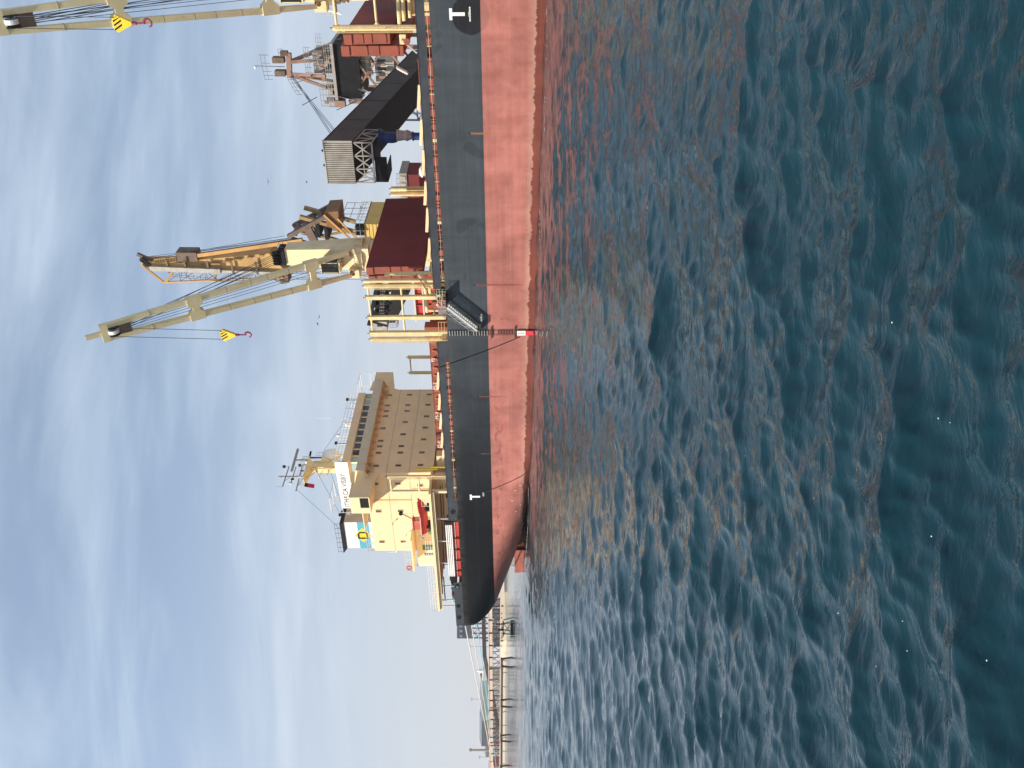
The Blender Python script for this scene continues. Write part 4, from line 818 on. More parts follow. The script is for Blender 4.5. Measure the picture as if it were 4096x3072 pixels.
# side platforms and rails by the funnel
m = MB(); m.rail([S(70.6, HN, 26.0), S(84, HN, 26.0), S(84, 10, 26)], 1.1, 3, 1.5, .04); m.build('house_top_rail', PALE, ship)
m = MB(); m.box(84.1, 85.2, 6, 9, 22.6, 22.75); m.rail([S(85.2, 6, 22.75), S(85.2, 9, 22.75)], 1.1, 2, 1, .03); m.build('aft_balcony', WHITE, ship)
m = MB(); m.lathe(S(74.1, 4.2, 28.6), [(.05, 0), (.42, .05), (.42, .5), (.1, .55)], 16); m.build('wing_loudhailer', GREYP, ship)
m = MB(); m.box(71.4, 72.6, 4.0, 4.6, 26.0, 26.7); m.build('flare_locker', BOATRED, ship)
m = MB(); m.lathe(S(72.6, 5.0, 25.3), [(.35, 0), (.35, .5)], 12); m.build('life_buoy_light', BOATRED, ship)
# yellow steps and rails abaft the gate by the house front
m = MB(); m.rail([S(62.2, .8, DECK), S(66, .8, DECK)], 1.1, 3, .9, .035); m.beam(S(66.2, 1.5, 13.6), S(68.2, 1.5, 12.0), .1, .1); m.beam(S(66.2, 2.1, 13.6), S(68.2, 2.1, 12.0), .1, .1); m.build('yellow_railing', YEL, ship)
m = MB(); m.tube(S(63.2, 1.6, 14.3), S(63.2, 1.6, 17.7), .18, 8); m.tube(S(62.9, 1.7, 12), S(62.9, 1.7, 15.4), .14, 8); m.build('yellow_pipe', YEL, ship)
# davit
m = MB(); m.beam(S(76.9, 3.4, 15.8), S(75.9, 3.2, 17.6), .5, .6); m.beam(S(75.9, 3.2, 17.6), S(72.3, 1.9, 20.6), .3, .4, UP, .16, .22); dv = m.build('boat_davit', CREAM, ship)
s = MB(); s.tube(S(72.3, 1.7, 20.4), S(72.3, 2.1, 20.4), .3, 10); s.build('davit_sheave', DARK, dv)
s = MB(); s.tube(S(72.3, 1.9, 20.2), S(72.5, 1.9, 18.0), .025, 4); s.tube(S(72.4, 1.9, 20.2), S(73.2, 1.9, 18.6), .025, 4); s.build('davit_wire', ROPE_D, dv)
s = MB(); s.tube(S(77.2, 2.6, 16.2), S(77.2, 3.4, 16.2), .4, 12); s.build('davit_winch', GREENW, dv)

# ================================================================== things on or by the ship
# rescue boat in its cradle on the boat deck
boat = thing('rescue_boat', 'red open rescue boat hanging under its davit on the boat deck', 'boat', SHIP, S(72.8, 2.0, 15.78))
L0, L1 = 69.7, 75.8; secs = []
for i in range(13):
    u = i / 12; a = L0 + (L1 - L0) * u; w = 1.15 * (min(1, (u + .02) * 3.2) ** .6 if u < .35 else 1.0); zk = 16.35 + .75 * max(0, .3 - u) / .3; zg = 17.35 + .3 * max(0, .4 - u) / .4
    secs.append([S(a, 2.0 + w * math.sin(k) * 1.0, zk + (zg - zk) * (1 - math.cos(k))) if abs(k) <= math.pi / 2 else None for k in np.linspace(-math.pi / 2, math.pi / 2, 11)])
m = MB(); n = 11
for sct in secs: m.v += [tuple(p) for p in sct]
for i in range(12):
    for j in range(n - 1): m.f.append((i * n + j, (i + 1) * n + j, (i + 1) * n + j + 1, i * n + j + 1))
m.f.append(tuple(range(n))); m.f.append(tuple(12 * n + j for j in range(n)))
m.build('boat_hull', BOATRED, boat, smooth=False)
m = MB()
for sg in (-1, 1): m.path([sct[0 if sg < 0 else n - 1] + Vector((0, sg * .05, 0)) for sct in secs], .14, 8)
m.build('fender_tube', BOATRED, boat)
m = MB(); m.box(73.6, 75.4, 1.5, 2.5, 17.3, 18.6); m.box(73.4, 75.6, 1.4, 2.6, 18.6, 18.75); m.build('boat_console', mk('console_red', (0.55, .12, .08), .5, .15, 1.5), boat)
m = MB(); m.rail([S(70.6, .95, 17.5), S(73.3, .95, 17.4)], .6, 2, .9, .025); m.build('boat_rail', ROPE_W, boat)
m = MB(); m.box(71, 71.3, 1.2, 2.8, 15.78, 16.5); m.box(74.6, 74.9, 1.2, 2.8, 15.78, 16.5); m.build('boat_cradle', DARK, boat)
m = MB(); m.box(75.75, 76.2, 1.8, 2.2, 16.3, 17.4); m.build('outboard_motor', DARK, boat)
# pilot ladder
pl = thing('pilot_ladder', 'rope pilot ladder hanging down the hull beside the gangway', 'rope ladder', SHIP, S(38.9, -.1, 11.6))
m = MB()
for a in (38.6, 39.25): m.path([S(a, -.08, 11.7), S(a, -.08, 1.75)], .025, 5)
m.build('side_rope', ROPE_B, pl)
for i, z in enumerate(np.arange(11.3, 2.9, -.34)):
    if i % 9 == 8: continue
    m = MB(); m.box(38.58, 39.27, -.17, -.06, z, z + .05); m.build('rung', ALU if z > BOOT else ROPE_B, pl)
for z in (6.0, 3.0): m = MB(); m.box(38.05, 39.85, -.2, -.1, z, z + .12); m.build('spreader', ROPE_B, pl)
m = MB(); m.box(38.6, 39.28, -.2, -.07, 1.72, 2.78); m.build('white_panel', PANELW, pl)
for z in (1.9, 2.2, 2.5): m = MB(); m.box(38.85, 39.05, -.215, -.203, z, z + .14); m.build('panel_slot', GREYP, pl)
m = MB(); m.box(38.62, 39.26, -.2, -.07, .72, 1.7); m.build('red_panel', PANELR, pl)
# ropes lying against the shell plating
def hullrope(a0, z0, a1, z1, mat, lab):
    m = MB(); pts = []
    for i in range(25):
        u = i / 24; a = a0 + (a1 - a0) * u; z = z0 + (z1 - z0) * u - .5 * math.sin(math.pi * u) * .6; pts.append(S(a, tside(a, z) - .06, z))
    m.path(pts, .035, 5); solo('hanging_rope', m, mat, lab, 'rope', SHIP, pts[0])
hullrope(44.2, 12.9, 39.6, 2.4, DARK, 'dark rope slanting down the hull towards the pilot ladder')
hullrope(66.2, 7.3, 62.6, 1.3, ROPE_B, 'brown rope curving down the red hull near the stern draught marks')
# stern lines
P0 = Vector((-104.04, 306.03, 0)); PD = Vector((-.7018, .7124, 0)); PN = Vector((.7124, .7018, 0))
def mooring(p, q, sag, r, mat, lab):
    p, q = Vector(p), Vector(q); m = MB(); pts = [p.lerp(q, i / 24) - Vector((0, 0, sag * 4 * (i / 24) * (1 - i / 24))) for i in range(25)]
    m.path(pts, r, 6); solo('mooring_rope', m, mat, lab, 'rope', WORLD, p)
mend = P0 + PD * 142 + Vector((0, 0, 4.6))
mooring(SHIP @ S(86.6, tside(86.6, 11.5) - .06, 12.35), mend, .35, .11, ROPE_W, 'pale mooring rope leading from the stern fairlead nearest the deckhouse')
mooring(SHIP @ S(96.5, 9.0, 11.9), mend + Vector((-6, 6, .3)), .6, .09, ROPE_W, 'thin pale mooring rope leaving the transom, between the thick rope and the cyan one')
mooring(SHIP @ S(96.5, 12.0, 11.3), mend + Vector((-2, 2, -.6)), .5, .09, ROPE_C, 'cyan mooring rope leaving the transom, lowest of the stern lines')
# coiled hawsers on the poop behind the bulwark
for i, (a, mt) in enumerate(((88.6, ROPE_B), (90.2, ROPE_C), (91.8, ROPE_B), (93.3, ROPE_C))):
    m = MB(); m.lathe(S(a, 3.0, 12.6), [(.6, 0), (.75, .3), (.75, .8), (.5, 1.0)], 14)
    solo('rope_coil', m, mt, ('brown', 'cyan', 'brown', 'cyan')[i] + ' hawser coil behind the stern bulwark, ' + ('nearest the deckhouse', 'between two brown coils', 'between two cyan coils', 'nearest the transom')[i], 'rope coil', SHIP, S(a, 3.0, 12.6), 'hawser coils on the poop')
# flag
m = MB(); fl = []
fp = S(MA + .3, CLT - 3.6, 37.5)
for i in range(7):
    for j in range(4): fl.append(fp + Vector((.12 * math.sin(j * 1.4 + i * .3), -.25 * j - .08 * i, -.28 * i)))
m.v = [tuple(p) for p in fl]; m.f = [(i * 4 + j, (i + 1) * 4 + j, (i + 1) * 4 + j + 1, i * 4 + j + 1) for i in range(6) for j in range(3)]
fo = thing('courtesy_flag', 'small red flag with dark canton hanging from the mast yard', 'flag', SHIP, fp)
o = m.build('flag_cloth', FLAGR, fo)
s = MB(); s.v = [tuple(Vector(p) + Vector((0.02, 0, 0))) for p in fl[:12]]; s.f = [(i * 4 + j, (i + 1) * 4 + j, (i + 1) * 4 + j + 1, i * 4 + j + 1) for i in range(2) for j in range(3)]; s.build('flag_canton', DARK, fo)
# gulls
def gull(p, yaw, flap, lab, sc=1.0):
    p = Vector(p); o = thing('gull', lab, 'bird', WORLD, p, 'gulls in the air')
    m = MB(); f = Vector((math.cos(yaw), math.sin(yaw), 0)); sd_ = Vector((-f.y, f.x, 0))
    prof = [(-.28, .02), (-.18, .06), (0, .085), (.14, .07), (.22, .045), (.28, .01)]
    for (x0, r0_), (x1, r1_) in zip(prof[:-1], prof[1:]): m.tube(p + f * x0 * sc, p + f * x1 * sc, r0_ * sc, 8, r1_ * sc)
    m.build('body', GULL, o)
    for sg in (-1, 1):
        m = MB(); a_ = p + f * .08 * sc + sd_ * sg * .05 * sc; b_ = a_ + sd_ * sg * .32 * sc + UP * flap * sc; c_ = b_ + sd_ * sg * .36 * sc - UP * flap * .5 * sc - f * .12 * sc
        m.hexa([a_, a_ - f * .2 * sc, b_ - f * .17 * sc, b_, a_ + UP * .02, a_ - f * .2 * sc + UP * .012, b_ - f * .17 * sc + UP * .012, b_ + UP * .015]); m.hexa([b_, b_ - f * .17 * sc, c_ - f * .04 * sc, c_, b_ + UP * .015, b_ - f * .17 * sc + UP * .012, c_ - f * .04 * sc + UP * .008, c_ + UP * .008]); m.build('wing', GULL, o)
for p, y, fl_, lb in (((9.2, 130, 32.8), .4, .12, 'gull flying in the clear sky beside the crane hook, lowest of the pair'), ((11.9, 150, 36.9), 2.2, .2, 'faint gull flying just above another gull by the crane hook'), ((33.7, 140, 43.4), 1.2, .16, 'gull high in the sky above the conveyor gallery end'), ((36.1, 150, 39.4), 2.8, -.1, 'gull in the sky between the conveyor gallery and the shore crane'), ((22.1, 105, 21.95), .9, .1, 'dark gull beside the rails over the ochre machinery house')): gull(p, y, fl_, lb, .85)

# ================================================================== the quay and its machines
m = MB(); m.box(-260, 120, 34.6, 130, -3, 3.6); m.box(-260, 120, 34.3, 34.597, 2.6, 3.75); structure('quay', m, CONC, QUAY)
def truss(mb, p, q, r_, s_, n, w=.16):
    # lattice between chord p-q and chord r-s
    p, q, r_, s_ = map(Vector, (p, q, r_, s_)); mb.beam(p, q, w); mb.beam(r_, s_, w)
    for i in range(n):
        a, b_ = p.lerp(q, i / n), p.lerp(q, (i + 1) / n); c_, d_ = r_.lerp(s_, i / n), r_.lerp(s_, (i + 1) / n)
        mb.beam(a, c_, w * .7); mb.beam(a, d_, w * .7) if i % 2 == 0 else mb.beam(b_, c_, w * .7)
    mb.beam(q, s_, w * .7)
    return mb
# --- conveyor gallery of the ship loader, inclined across the ship
ga = thing('conveyor_gallery', 'grey covered conveyor gallery with corrugated end reaching over the ship', 'conveyor', QUAY, S(23.7, 50, 3.6))
g0, g1, tN, tF, drop = 20.9, 26.6, 18.0, 66.0, 0.16
def gz(t, z): return z - (t - tN) * drop
m = MB(); zb, zt = 24.0, 27.75
m.hexa([S(g0, tN + .1, zb), S(g1, tN + .1, zb), S(g1, tF, gz(tF, zb)), S(g0, tF, gz(tF, zb)), S(g0, tN + .1, zt), S(g1, tN + .1, zt), S(g1, tF, gz(tF, zt)), S(g0, tF, gz(tF, zt))]); m.build('gallery_body', GALLERY, ga)
for i in range(22):
    a = g0 + .02 + i * (g1 - g0) / 22; s = MB(); s.prism([S(a, tN + .097, zb), S(a + .06, tN, zb), S(a + .14, tN, zb), S(a + .2, tN + .097, zb)], Vector((0, 0, zt - zb))); s.build('corrugation', CORR, ga)
s = MB(); s.box(g0 - .12, g1 + .12, tN - .06, tN + .4, zt + .002, zt + .14); s.box(g0 - .12, g0 - .004, tN - .06, tN + .12, zb, zt); s.box(g1 + .004, g1 + .12, tN - .06, tN + .12, zb, zt); s.build('end_trim', CORR, ga)
s = MB(); s.hexa([S(g0 - .1, tN + .5, gz(tN + .5, zt) + .004), S(g1 + .1, tN + .5, gz(tN + .5, zt) + .004), S(g1 + .1, tF, gz(tF, zt) + .004), S(g0 - .1, tF, gz(tF, zt) + .004), S(g0 - .1, tN + .5, gz(tN + .5, zt) + .1), S(g1 + .1, tN + .5, gz(tN + .5, zt) + .1), S(g1 + .1, tF, gz(tF, zt) + .1), S(g0 - .1, tF, gz(tF, zt) + .1)]); s.build('gallery_roof', GALLERY, ga)
for k, t in enumerate((27, 36, 45, 54)): s = MB(); s.beam(S(g0 - .03, t, gz(t, zb)), S(g0 - .03, t, gz(t, zt)), .05, .09); s.build('panel_joint', GALLERY, ga)
for a in (22.4, 24.4): s = MB(); s.lathe(S(a, tN + .8, zt), [(.08, 0), (.08, .25), (.2, .27), (.2, .4), (.05, .55)], 8); s.build('roof_vent', DARK, ga)
s = MB(); s.hexa([S(g0 + .05, tN + .2, zb - .06), S(g1 - .05, tN + .2, zb - .06), S(g1 - .05, tF, gz(tF, zb) - .06), S(g0 + .05, tF, gz(tF, zb) - .06), S(g0 + .05, tN + .2, zb - .004), S(g1 - .05, tN + .2, zb - .004), S(g1 - .05, tF, gz(tF, zb) - .004), S(g0 + .05, tF, gz(tF, zb) - .004)]); s.build('gallery_floor', DARK, ga)
# open truss under the end
zl = 21.45
s = MB(); s.beam(S(g0 + .2, tN + .3, zl), S(g1, tN + .3, zl), .22, .22); s.beam(S(g0 + .2, tN + .3, 22.75), S(g1 - .5, tN + .3, 22.75), .1, .1)
n = 3; w_ = (g1 - g0 - .3) / n
for i in range(n):
    a, b_ = g0 + .2 + i * w_, g0 + .2 + (i + 1) * w_; s.beam(S(a, tN + .3, zb), S(a, tN + .3, zl), .14); s.beam(S(a, tN + .3, zb - .1), S((a + b_) / 2, tN + .3, 22.7), .13); s.beam(S((a + b_) / 2, tN + .3, 22.7), S(b_, tN + .3, zb - .1), .13); s.beam(S((a + b_) / 2, tN + .3, 22.7), S(a, tN + .3, zl), .13); s.beam(S((a + b_) / 2, tN + .3, 22.7), S(b_, tN + .3, zl), .13)
s.beam(S(g1, tN + .3, zb), S(g1, tN + .3, zl), .14)
truss(s, S(g0 + .2, tN + .3, zb - .1), S(g0 + .2, tN + 5.5, gz(tN + 5.5, zb) - .1), S(g0 + .2, tN + .3, zl), S(g0 + .2, tN + 5.5, zl - .7), 3, .14); truss(s, S(g1, tN + .3, zb - .1), S(g1, tN + 5.5, gz(tN + 5.5, zb) - .1), S(g1, tN + .3, zl), S(g1, tN + 5.5, zl - .7), 3, .14)
s.build('end_truss', LATTICE, ga)
s = MB(); s.box(g0 + .2, g1, tN + .5, tN + 5.2, zl - .35, zl - .15); s.box(g0 + 2.2, g1, tN + .5, tN + .6, zl - 1.8, zl - .35); s.hexa([S(g1 - 2.2, tN + .6, zl - 1.8), S(g1, tN + .6, zl - 1.8), S(g1, tN + 5, zl - 1.8), S(g1 - 2.2, tN + 5, zl - 1.8), S(g1 - 2.2, tN + .6, zl - 1.7), S(g1, tN + .6, zl - 1.7), S(g1, tN + 5, zl - 1.7), S(g1 - 2.2, tN + 5, zl - 1.7)]); s.build('work_floor', DARK, ga)
s = MB(); s.lathe(S(21.1, tN + 3, 11.5), [(.5, 0), (.5, 4.6), (.62, 4.65), (.62, 4.8), (.5, 4.85)], 14); s.build('chute_tube', BLUEC, ga)
s = MB(); s.lathe(S(21.0, tN + 3, 16.4), [(.5, 0), (.62, .3), (.75, .6), (.62, 1.0), (.7, 1.5), (.78, 2.0)], 14); s.build('chute_bellows', GREYP, ga)
s = MB(); s.lathe(S(21.3, tN + 3, 18.4), [(.62, 0), (.75, .5), (.75, 1.6), (1.2, 2.4)], 12); s.build('chute_head', BLUEC, ga)
# --- loader tower
tw = thing('loader_tower', 'tall ship loader tower with pinkish A frame above a platform of machinery', 'ship loader', QUAY, S(23.5, 60, 3.6))
pk = S(21.8, 60, 41.5); pk2 = S(23.7, 60, 41.6)
s = MB()
for p, q in ((pk, S(17.9, 60, 31.8)), (pk, S(20.3, 57, 32.6)), (pk2, S(26.6, 60, 33.4)), (pk2, S(23.2, 57, 34.5)), (pk, S(19, 66, 31)), (pk2, S(27, 66, 32))): s.beam(p, q, .5, .45)
s.beam(S(23.2, 57, 37), S(24.6, 60, 38), .16); s.beam(S(20.2, 60, 41.0), S(24.3, 60, 41.4), .9, .8); s.build('a_frame', TOWERP, tw)
s = MB(); s.box(20.9, 21.8, 59.4, 60.8, 41.9, 43.9); s.box(23.1, 24.0, 59.4, 60.8, 42.0, 43.8); s.box(19.9, 20.6, 59.5, 60.6, 41.2, 42.4); s.build('sheave_frame', BROWN, tw)
s = MB(); s.tube(S(22.5, 60, 42), S(22.4, 60, 47.4), .06, 6); s.tube(S(20.6, 60, 44.6), S(20.6, 60, 46.2), .04, 5); s.tube(S(24.0, 60, 44), S(24.0, 60, 45.8), .04, 5); s.rail([S(20.4, 59.3, 44.4), S(24.5, 59.3, 44.2)], 1.4, 2, 1.2, .035); s.rail([S(19.4, 59.2, 41.6), S(20.6, 59.2, 41.6)], 1.0, 2, .8, .035); s.rail([S(24.4, 59.2, 40.6), S(27.0, 59.2, 39.4)], 1.0, 2, .8, .035); s.build('top_rail', BROWN, tw)
s = MB(); s.tube(S(22.4, 60, 47.2), S(22.9, 60, 47.1), .18, 8); s.build('signal_lamp', WHITE, tw)
s = MB(); s.box(17.8, 28.4, 56.5, 66, 32.7, 33.2); s.build('tower_platform', LATTICE, tw)
s = MB(); s.box(18.0, 27.0, 57, 66, 28.6, 32.695); s.hexa([S(20, 58, 26), S(26, 58, 26), S(26, 65, 26), S(20, 65, 26), S(18.5, 57.2, 28.6), S(27, 57.2, 28.6), S(27, 65.8, 28.6), S(18.5, 65.8, 28.6)]) if False else None; s.build('machinery_hull', DARK, tw)
s = MB(); s.box(19.6, 23.0, 58, 63, 33.205, 36.6); s.build('winch_house', CORR, tw)
for i in range(6): s = MB(); s.box(19.7 + i * .55, 19.95 + i * .55, 57.95, 57.997, 33.5, 36.2); s.build('house_louvre', GREYP, tw)
s = MB(); s.rail([S(17.9, 56.6, 33.2), S(28.3, 56.6, 33.2)], 1.1, 3, 1.0, .065); s.rail([S(18.6, 57.2, 36.7), S(23.5, 57.2, 36.7)], 1.1, 3, .8, .06); s.rail([S(16.6, 58, 34.6), S(18.6, 58, 34.6)], 1.1, 3, .7, .04); s.rail([S(24.5, 57, 33.2), S(28.3, 57, 33.2)], 2.6, 5, .9, .06); s.build('platform_rail', GREYP, tw)
s = MB(); s.box(27.2, 28.3, 56.4, 57.6, 31.6, 33.4); s.build('service_box', TOWERP, tw)
s = MB(); s.box(24.8, 26, 57.2, 58, 33.2, 34.4); s.build('drive_unit', OCHRE, tw)
s = MB()
for p, q in ((S(18.4, 57.5, 28.6), S(18.4, 57.5, 3.6)), (S(27.6, 57.5, 31), S(27.6, 57.5, 3.6)), (S(18.4, 66, 28.6), S(18.4, 66, 3.6)), (S(27.6, 66, 30), S(27.6, 66, 3.6))): s.beam(p, q, .6, .6)
for z0, z1 in ((24, 31), (17, 24), (10, 17)): s.beam(S(18.4, 57.5, z1), S(27.6, 57.5, z0), .35); s.beam(S(27.6, 57.5, z1), S(18.4, 57.5, z0), .35); s.beam(S(18.4, 66, z1), S(27.6, 66, z0), .35)
s.build('portal_leg', TOWERP, tw)
s = MB(); s.box(20.3, 24.2, 59.5, 62, 27.3, 29.8); s.build('operator_cabin', PALE, tw)
s = MB(); s.box(20.9, 23.2, 59.44, 59.497, 27.9, 29.3); s.build('cabin_window', GLASST, tw)
s = MB(); s.box(20.8, 28, 58.6, 64, 22.9, 26.2); s.build('transfer_house', CORR, tw)
for i in range(9): s = MB(); s.box(20.85 + i * .8, 21.1 + i * .8, 58.5, 58.597, 22.9, 26.2); s.build('house_rib', PALE, tw)
rl = random.Random(3)
for k in range(34):
    a, z = rl.uniform(18.2, 27.8), rl.choice((33.25, 34.6, 28.2, 26.4, 24.2)); w_, hh = rl.uniform(.2, .8), rl.uniform(.3, 1.5); t = 57.0 if z > 30 else rl.uniform(56.9, 57.3)
    s = MB(); s.box(a, a + w_, t, t + .5, z, z + hh); s.build('machine_part', rl.choice((GREYP, BROWN, TOWERP, CORR, DARK)), tw)
for k in range(10):
    a, z = rl.uniform(18, 27.5), rl.uniform(23, 38); s = MB(); s.tube(S(a, 57.1, z), S(a + rl.uniform(-1.8, 1.8), 57.1, z + rl.uniform(1, 4)), .06, 5); s.build('cable_run', rl.choice((DARK, BROWN, PIPE)), tw)
s = MB(); 
for k in range(4): s.ladder(S(27.6 - .1 * k, 56.9, 14 + 5 * k), S(25.2 + (k % 2), 56.9, 19 + 5 * k), .7, .4, .04, S(0, 1, 0))
s.build('tower_stair', GREYP, tw)
for i in range(4): s = MB(); s.tube(S(23.2 + .35 * i, 60, 41.2), S(24 + .5 * (i % 2), 25 + 2.5 * (i // 2), gz(25, zt) + .3), .05, 4); s.build('boom_stay', ROPE_D, tw)
# --- blue-grey lattice trestle behind, and the hopper house
lt = thing('lattice_trestle', 'thin dark lattice trestle showing below the conveyor gallery', 'trestle', QUAY, S(34, 70, 3.6)); s = MB()
for a in (29.5, 34.8): s.beam(S(a, 70, 24.5), S(a, 70, 3.6), .3); s.beam(S(a, 74, 24.5), S(a, 74, 3.6), .3)
for z in (6, 11, 16, 20.5, 24): s.beam(S(29.5, 70, z), S(34.8, 70, z), .22); s.beam(S(29.5, 70, z - 4), S(34.8, 70, z), .18); s.beam(S(34.8, 70, z - 4), S(29.5, 70, z), .18)
s.build('lattice_frame', SLATE, lt); 
hp = thing('hopper_house', 'small weathered hopper house with maroon bin beside cream posts', 'hopper', QUAY, S(39.5, 49, 3.6))
s = MB(); s.box(36.9, 42.5, 48, 54, 20.7, 22.0); s.rail([S(36.9, 48, 22.0), S(42.5, 48, 22.0)], .5, 2, 1, .05); s.build('hopper_deck', GREYP, hp)
s = MB(); s.box(37.2, 42.2, 48.2, 54, 18.6, 20.695); s.hexa([S(38.6, 50, 16), S(40.8, 50, 16), S(40.8, 52, 16), S(38.6, 52, 16), S(37.2, 48.2, 18.6), S(42.2, 48.2, 18.6), S(42.2, 54, 18.6), S(37.2, 54, 18.6)]); s.build('hopper_bin', MAROON, hp)
for i in range(4): s = MB(); s.box(37.4 + i * 1.25, 38.2 + i * 1.25, 47.9, 47.997, 20.9, 21.8); s.build('hopper_panel', CORR, hp)
s = MB()
for a in (37.3, 42): s.beam(S(a, 48.4, 18.8), S(a, 48.4, 3.6), .35); s.beam(S(a, 53.6, 18.8), S(a, 53.6, 3.6), .35)
s.build('hopper_leg', GREYP, hp)
# --- portal jib crane on the quay
pc = thing('quay_crane', 'rusty orange quay crane with ochre machinery house behind the deck crane', 'crane', QUAY, S(49, 52, 3.6))
s = MB(); s.box(48.2, 51.0, 52, 62.1, 20.0, 29.45); mh = s.build('machinery_house', OCHRE, pc)
for i in range(10): z = 22.6 + i * .68; s = MB(); s.box(48.22, 51.0, 51.9, 51.997, z, z + .34); s.build('house_sheet', OCHRE, mh)
s = MB(); s.box(48.1, 51.1, 51.85, 62.2, 29.452, 29.6); s.build('house_roof', BROWN, mh)
s = MB(); s.box(51.002, 52.8, 52.2, 60, 20, 29.0); s.build('house_annex', mk('annex_ochre', (.36, .25, .07), .6, .15, .6), mh)
s = MB(); s.rail([S(48.1, 62, 29.6), S(48.1, 52, 29.6), S(51, 52, 29.6)], 1.6, 2, 1.4, .05); s.build('roof_rail', PIPE, pc)
s = MB()
for t in (52, 54.6, 57.2, 59.8): s.tube(S(47.4, t, 29.6), S(47.4, t, 33.75), .06, 5)
for z in (30.6, 32.2, 33.75): s.tube(S(47.4, 52, z), S(47.4, 59.8, z), .06, 5)
s.build('sign_frame', PIPE, pc)
s = MB(); s.box(49, 50.6, 52.4, 54, 29.6, 31.4); s.build('roof_unit', DARK, pc)
s = MB(); s.lathe(S(49, 54.5, 3.6), [(3.2, 0), (2.4, 8), (2.0, 16.4)], 20); s.build('slewing_column', OCHRE, pc)
s = MB()
for t in (51.5, 55.5): s.beam(S(49.4, t, 31.7), S(46.6, t, 41), .8, .6); s.beam(S(52.4, t, 29), S(49.8, t, 41.2), .4, .4); s.beam(S(51, t, 31.7), S(52.2, t, 38), .35)
s.beam(S(47, 53.5, 33.5), S(51, 53.5, 35), .3); s.build('crane_a_frame', mk('a_frame_ochre', (.33, .22, .1), .6, .25, .7, rust=.5), pc)
s = MB()
for t in (51.2, 55.8): s.beam(S(45.9, t, 35.4), S(50.4, t, 43.6), .9, .7); s.beam(S(50.4, t, 43.6), S(53.2, t, 35.5), .35); s.beam(S(48.3, t, 39.9), S(51.7, t, 38.8), .7, 1.4)
for i in range(5): z = 36 + i * 1.5; s.box(46.4 + i * .8, 47.2 + i * .8, 51.4, 55.6, z, z + .7)
s.build('balance_lever', BROWN, pc)
s = MB(); s.hexa([S(45.2, 50.8, 33.8), S(49, 50.8, 33.8), S(49, 56.2, 33.8), S(45.2, 56.2, 33.8), S(45.4, 50.8, 36.2), S(48.2, 50.8, 36.2), S(48.2, 56.2, 36.2), S(45.4, 56.2, 36.2)]); s.build('counterweight', mk('counterweight_brown', (.22, .11, .045), .6, .2, .6), pc)
JB, JT = S(57.2, 52, 44.6), S(55.5, 51, 71)
s = MB(); s.hexa([S(53.6, 50.6, 47.5), S(57.6, 50.6, 44.8), S(57.6, 54.6, 44.8), S(53.6, 54.6, 47.5), S(55.6, 50.9, 64.8), S(56.9, 50.9, 64.8), S(56.9, 53.6, 64.8), S(55.6, 53.6, 64.8)]); s.build('crane_jib', mk('jib_ochre', (.5, .31, .11), .6, .25, .35, rust=.6, rustcol=(.2, .1, .05)), pc)
s = MB(); s.hexa([S(55.7, 50.4, 63.5), S(57.4, 50.4, 63), S(57.4, 53.6, 63), S(55.7, 53.6, 63.5), S(55.4, 50.6, 71.6), S(56.4, 50.6, 71.8), S(56.4, 52.6, 71.8), S(55.4, 52.6, 71.6)]); s.build('jib_head', ORANGE, pc)
s = MB(); s.beam(S(57.6, 50.4, 46), S(57.0, 50.4, 64), .55, .5); s.build('jib_walkway_beam', CORR, pc)
s = MB(); pA, pB, pC = S(58.4, 50.2, 45.5), S(59.6, 50.2, 68.2), S(56.2, 50.6, 71.6); s.beam(pA, pB, .28); s.beam(pB, pC, .34)
for f, q in ((.98, S(56.8, 50.5, 65.4)), (.57, S(57.2, 50.5, 57.8))): s.beam(pA.lerp(pB, f), q, .34)
s.build('jib_tie', ORANGE, pc)
s = MB(); s.beam(S(54.3, 51, 61.2), S(51.0, 51, 41), .7, .6); s.build('luffing_rack', ORANGE, pc)
s = MB(); s.box(53.6, 55.4, 50.6, 53, 61, 64.8); s.build('rack_housing', BROWN, pc)
s = MB(); s.beam(S(55.3, 51.2, 71), S(54.2, 51.2, 72.2), .3); s.beam(S(54.2, 51.2, 72.2), S(55.6, 51.2, 69.6), .6, .5); s.build('jib_head_arm', BROWN, pc)
s = MB(); s.rail([S(57.9, 50, 46), S(58.4, 50, 57), S(57.4, 50, 66)], .9, 2, 1.3, .05, Vector((-.9, 0, .2))); s.rail([S(59.6, 50, 45), S(58.2, 50, 47)], 1.0, 2, 1, .05); s.build('jib_railing', BROWN, pc)
s = MB(); s.box(57.5, 59.6, 50.3, 53, 44.6, 46.2); s.build('jib_foot_platform', BROWN, pc)
for k, (p, q) in enumerate(((S(54.0, 51, 64), S(50.6, 51, 43.2)), (S(54.6, 51.3, 64), S(51.2, 51, 41.5)), (S(55.2, 51, 70.5), S(50.2, 51, 44.2)), (S(57.6, 51, 45), S(58.2, 52, 26)), (S(57.9, 51, 45), S(58.5, 52, 26)), (S(58.9, 51, 45), S(59.3, 52, 26)), (S(59.2, 51, 45), S(59.6, 52, 26)))): s = MB(); s.tube(p, q, .045, 4); s.build('crane_wire', ROPE_D, pc)
s = MB(); s.beam(S(57.1, 50.3, 57), S(56.6, 50.3, 70), .9, .8); s.build('jib_side_box', CORR, pc)
for z in (50, 54.5, 59, 63.2, 66.5): s = MB(); s.box(56.2 - .02 * z, 58.2 - .01 * z, 50.05, 50.25, z, z + .35); s.build('jib_clamp', BROWN, pc)
for k in range(4): s = MB(); sheave_block(s, S(55.0 + .35 * k, 50.4, 71.2 - .3 * k), Vector((0, 1, 0)), .45, .3); s.build('head_sheave', DARK, pc)
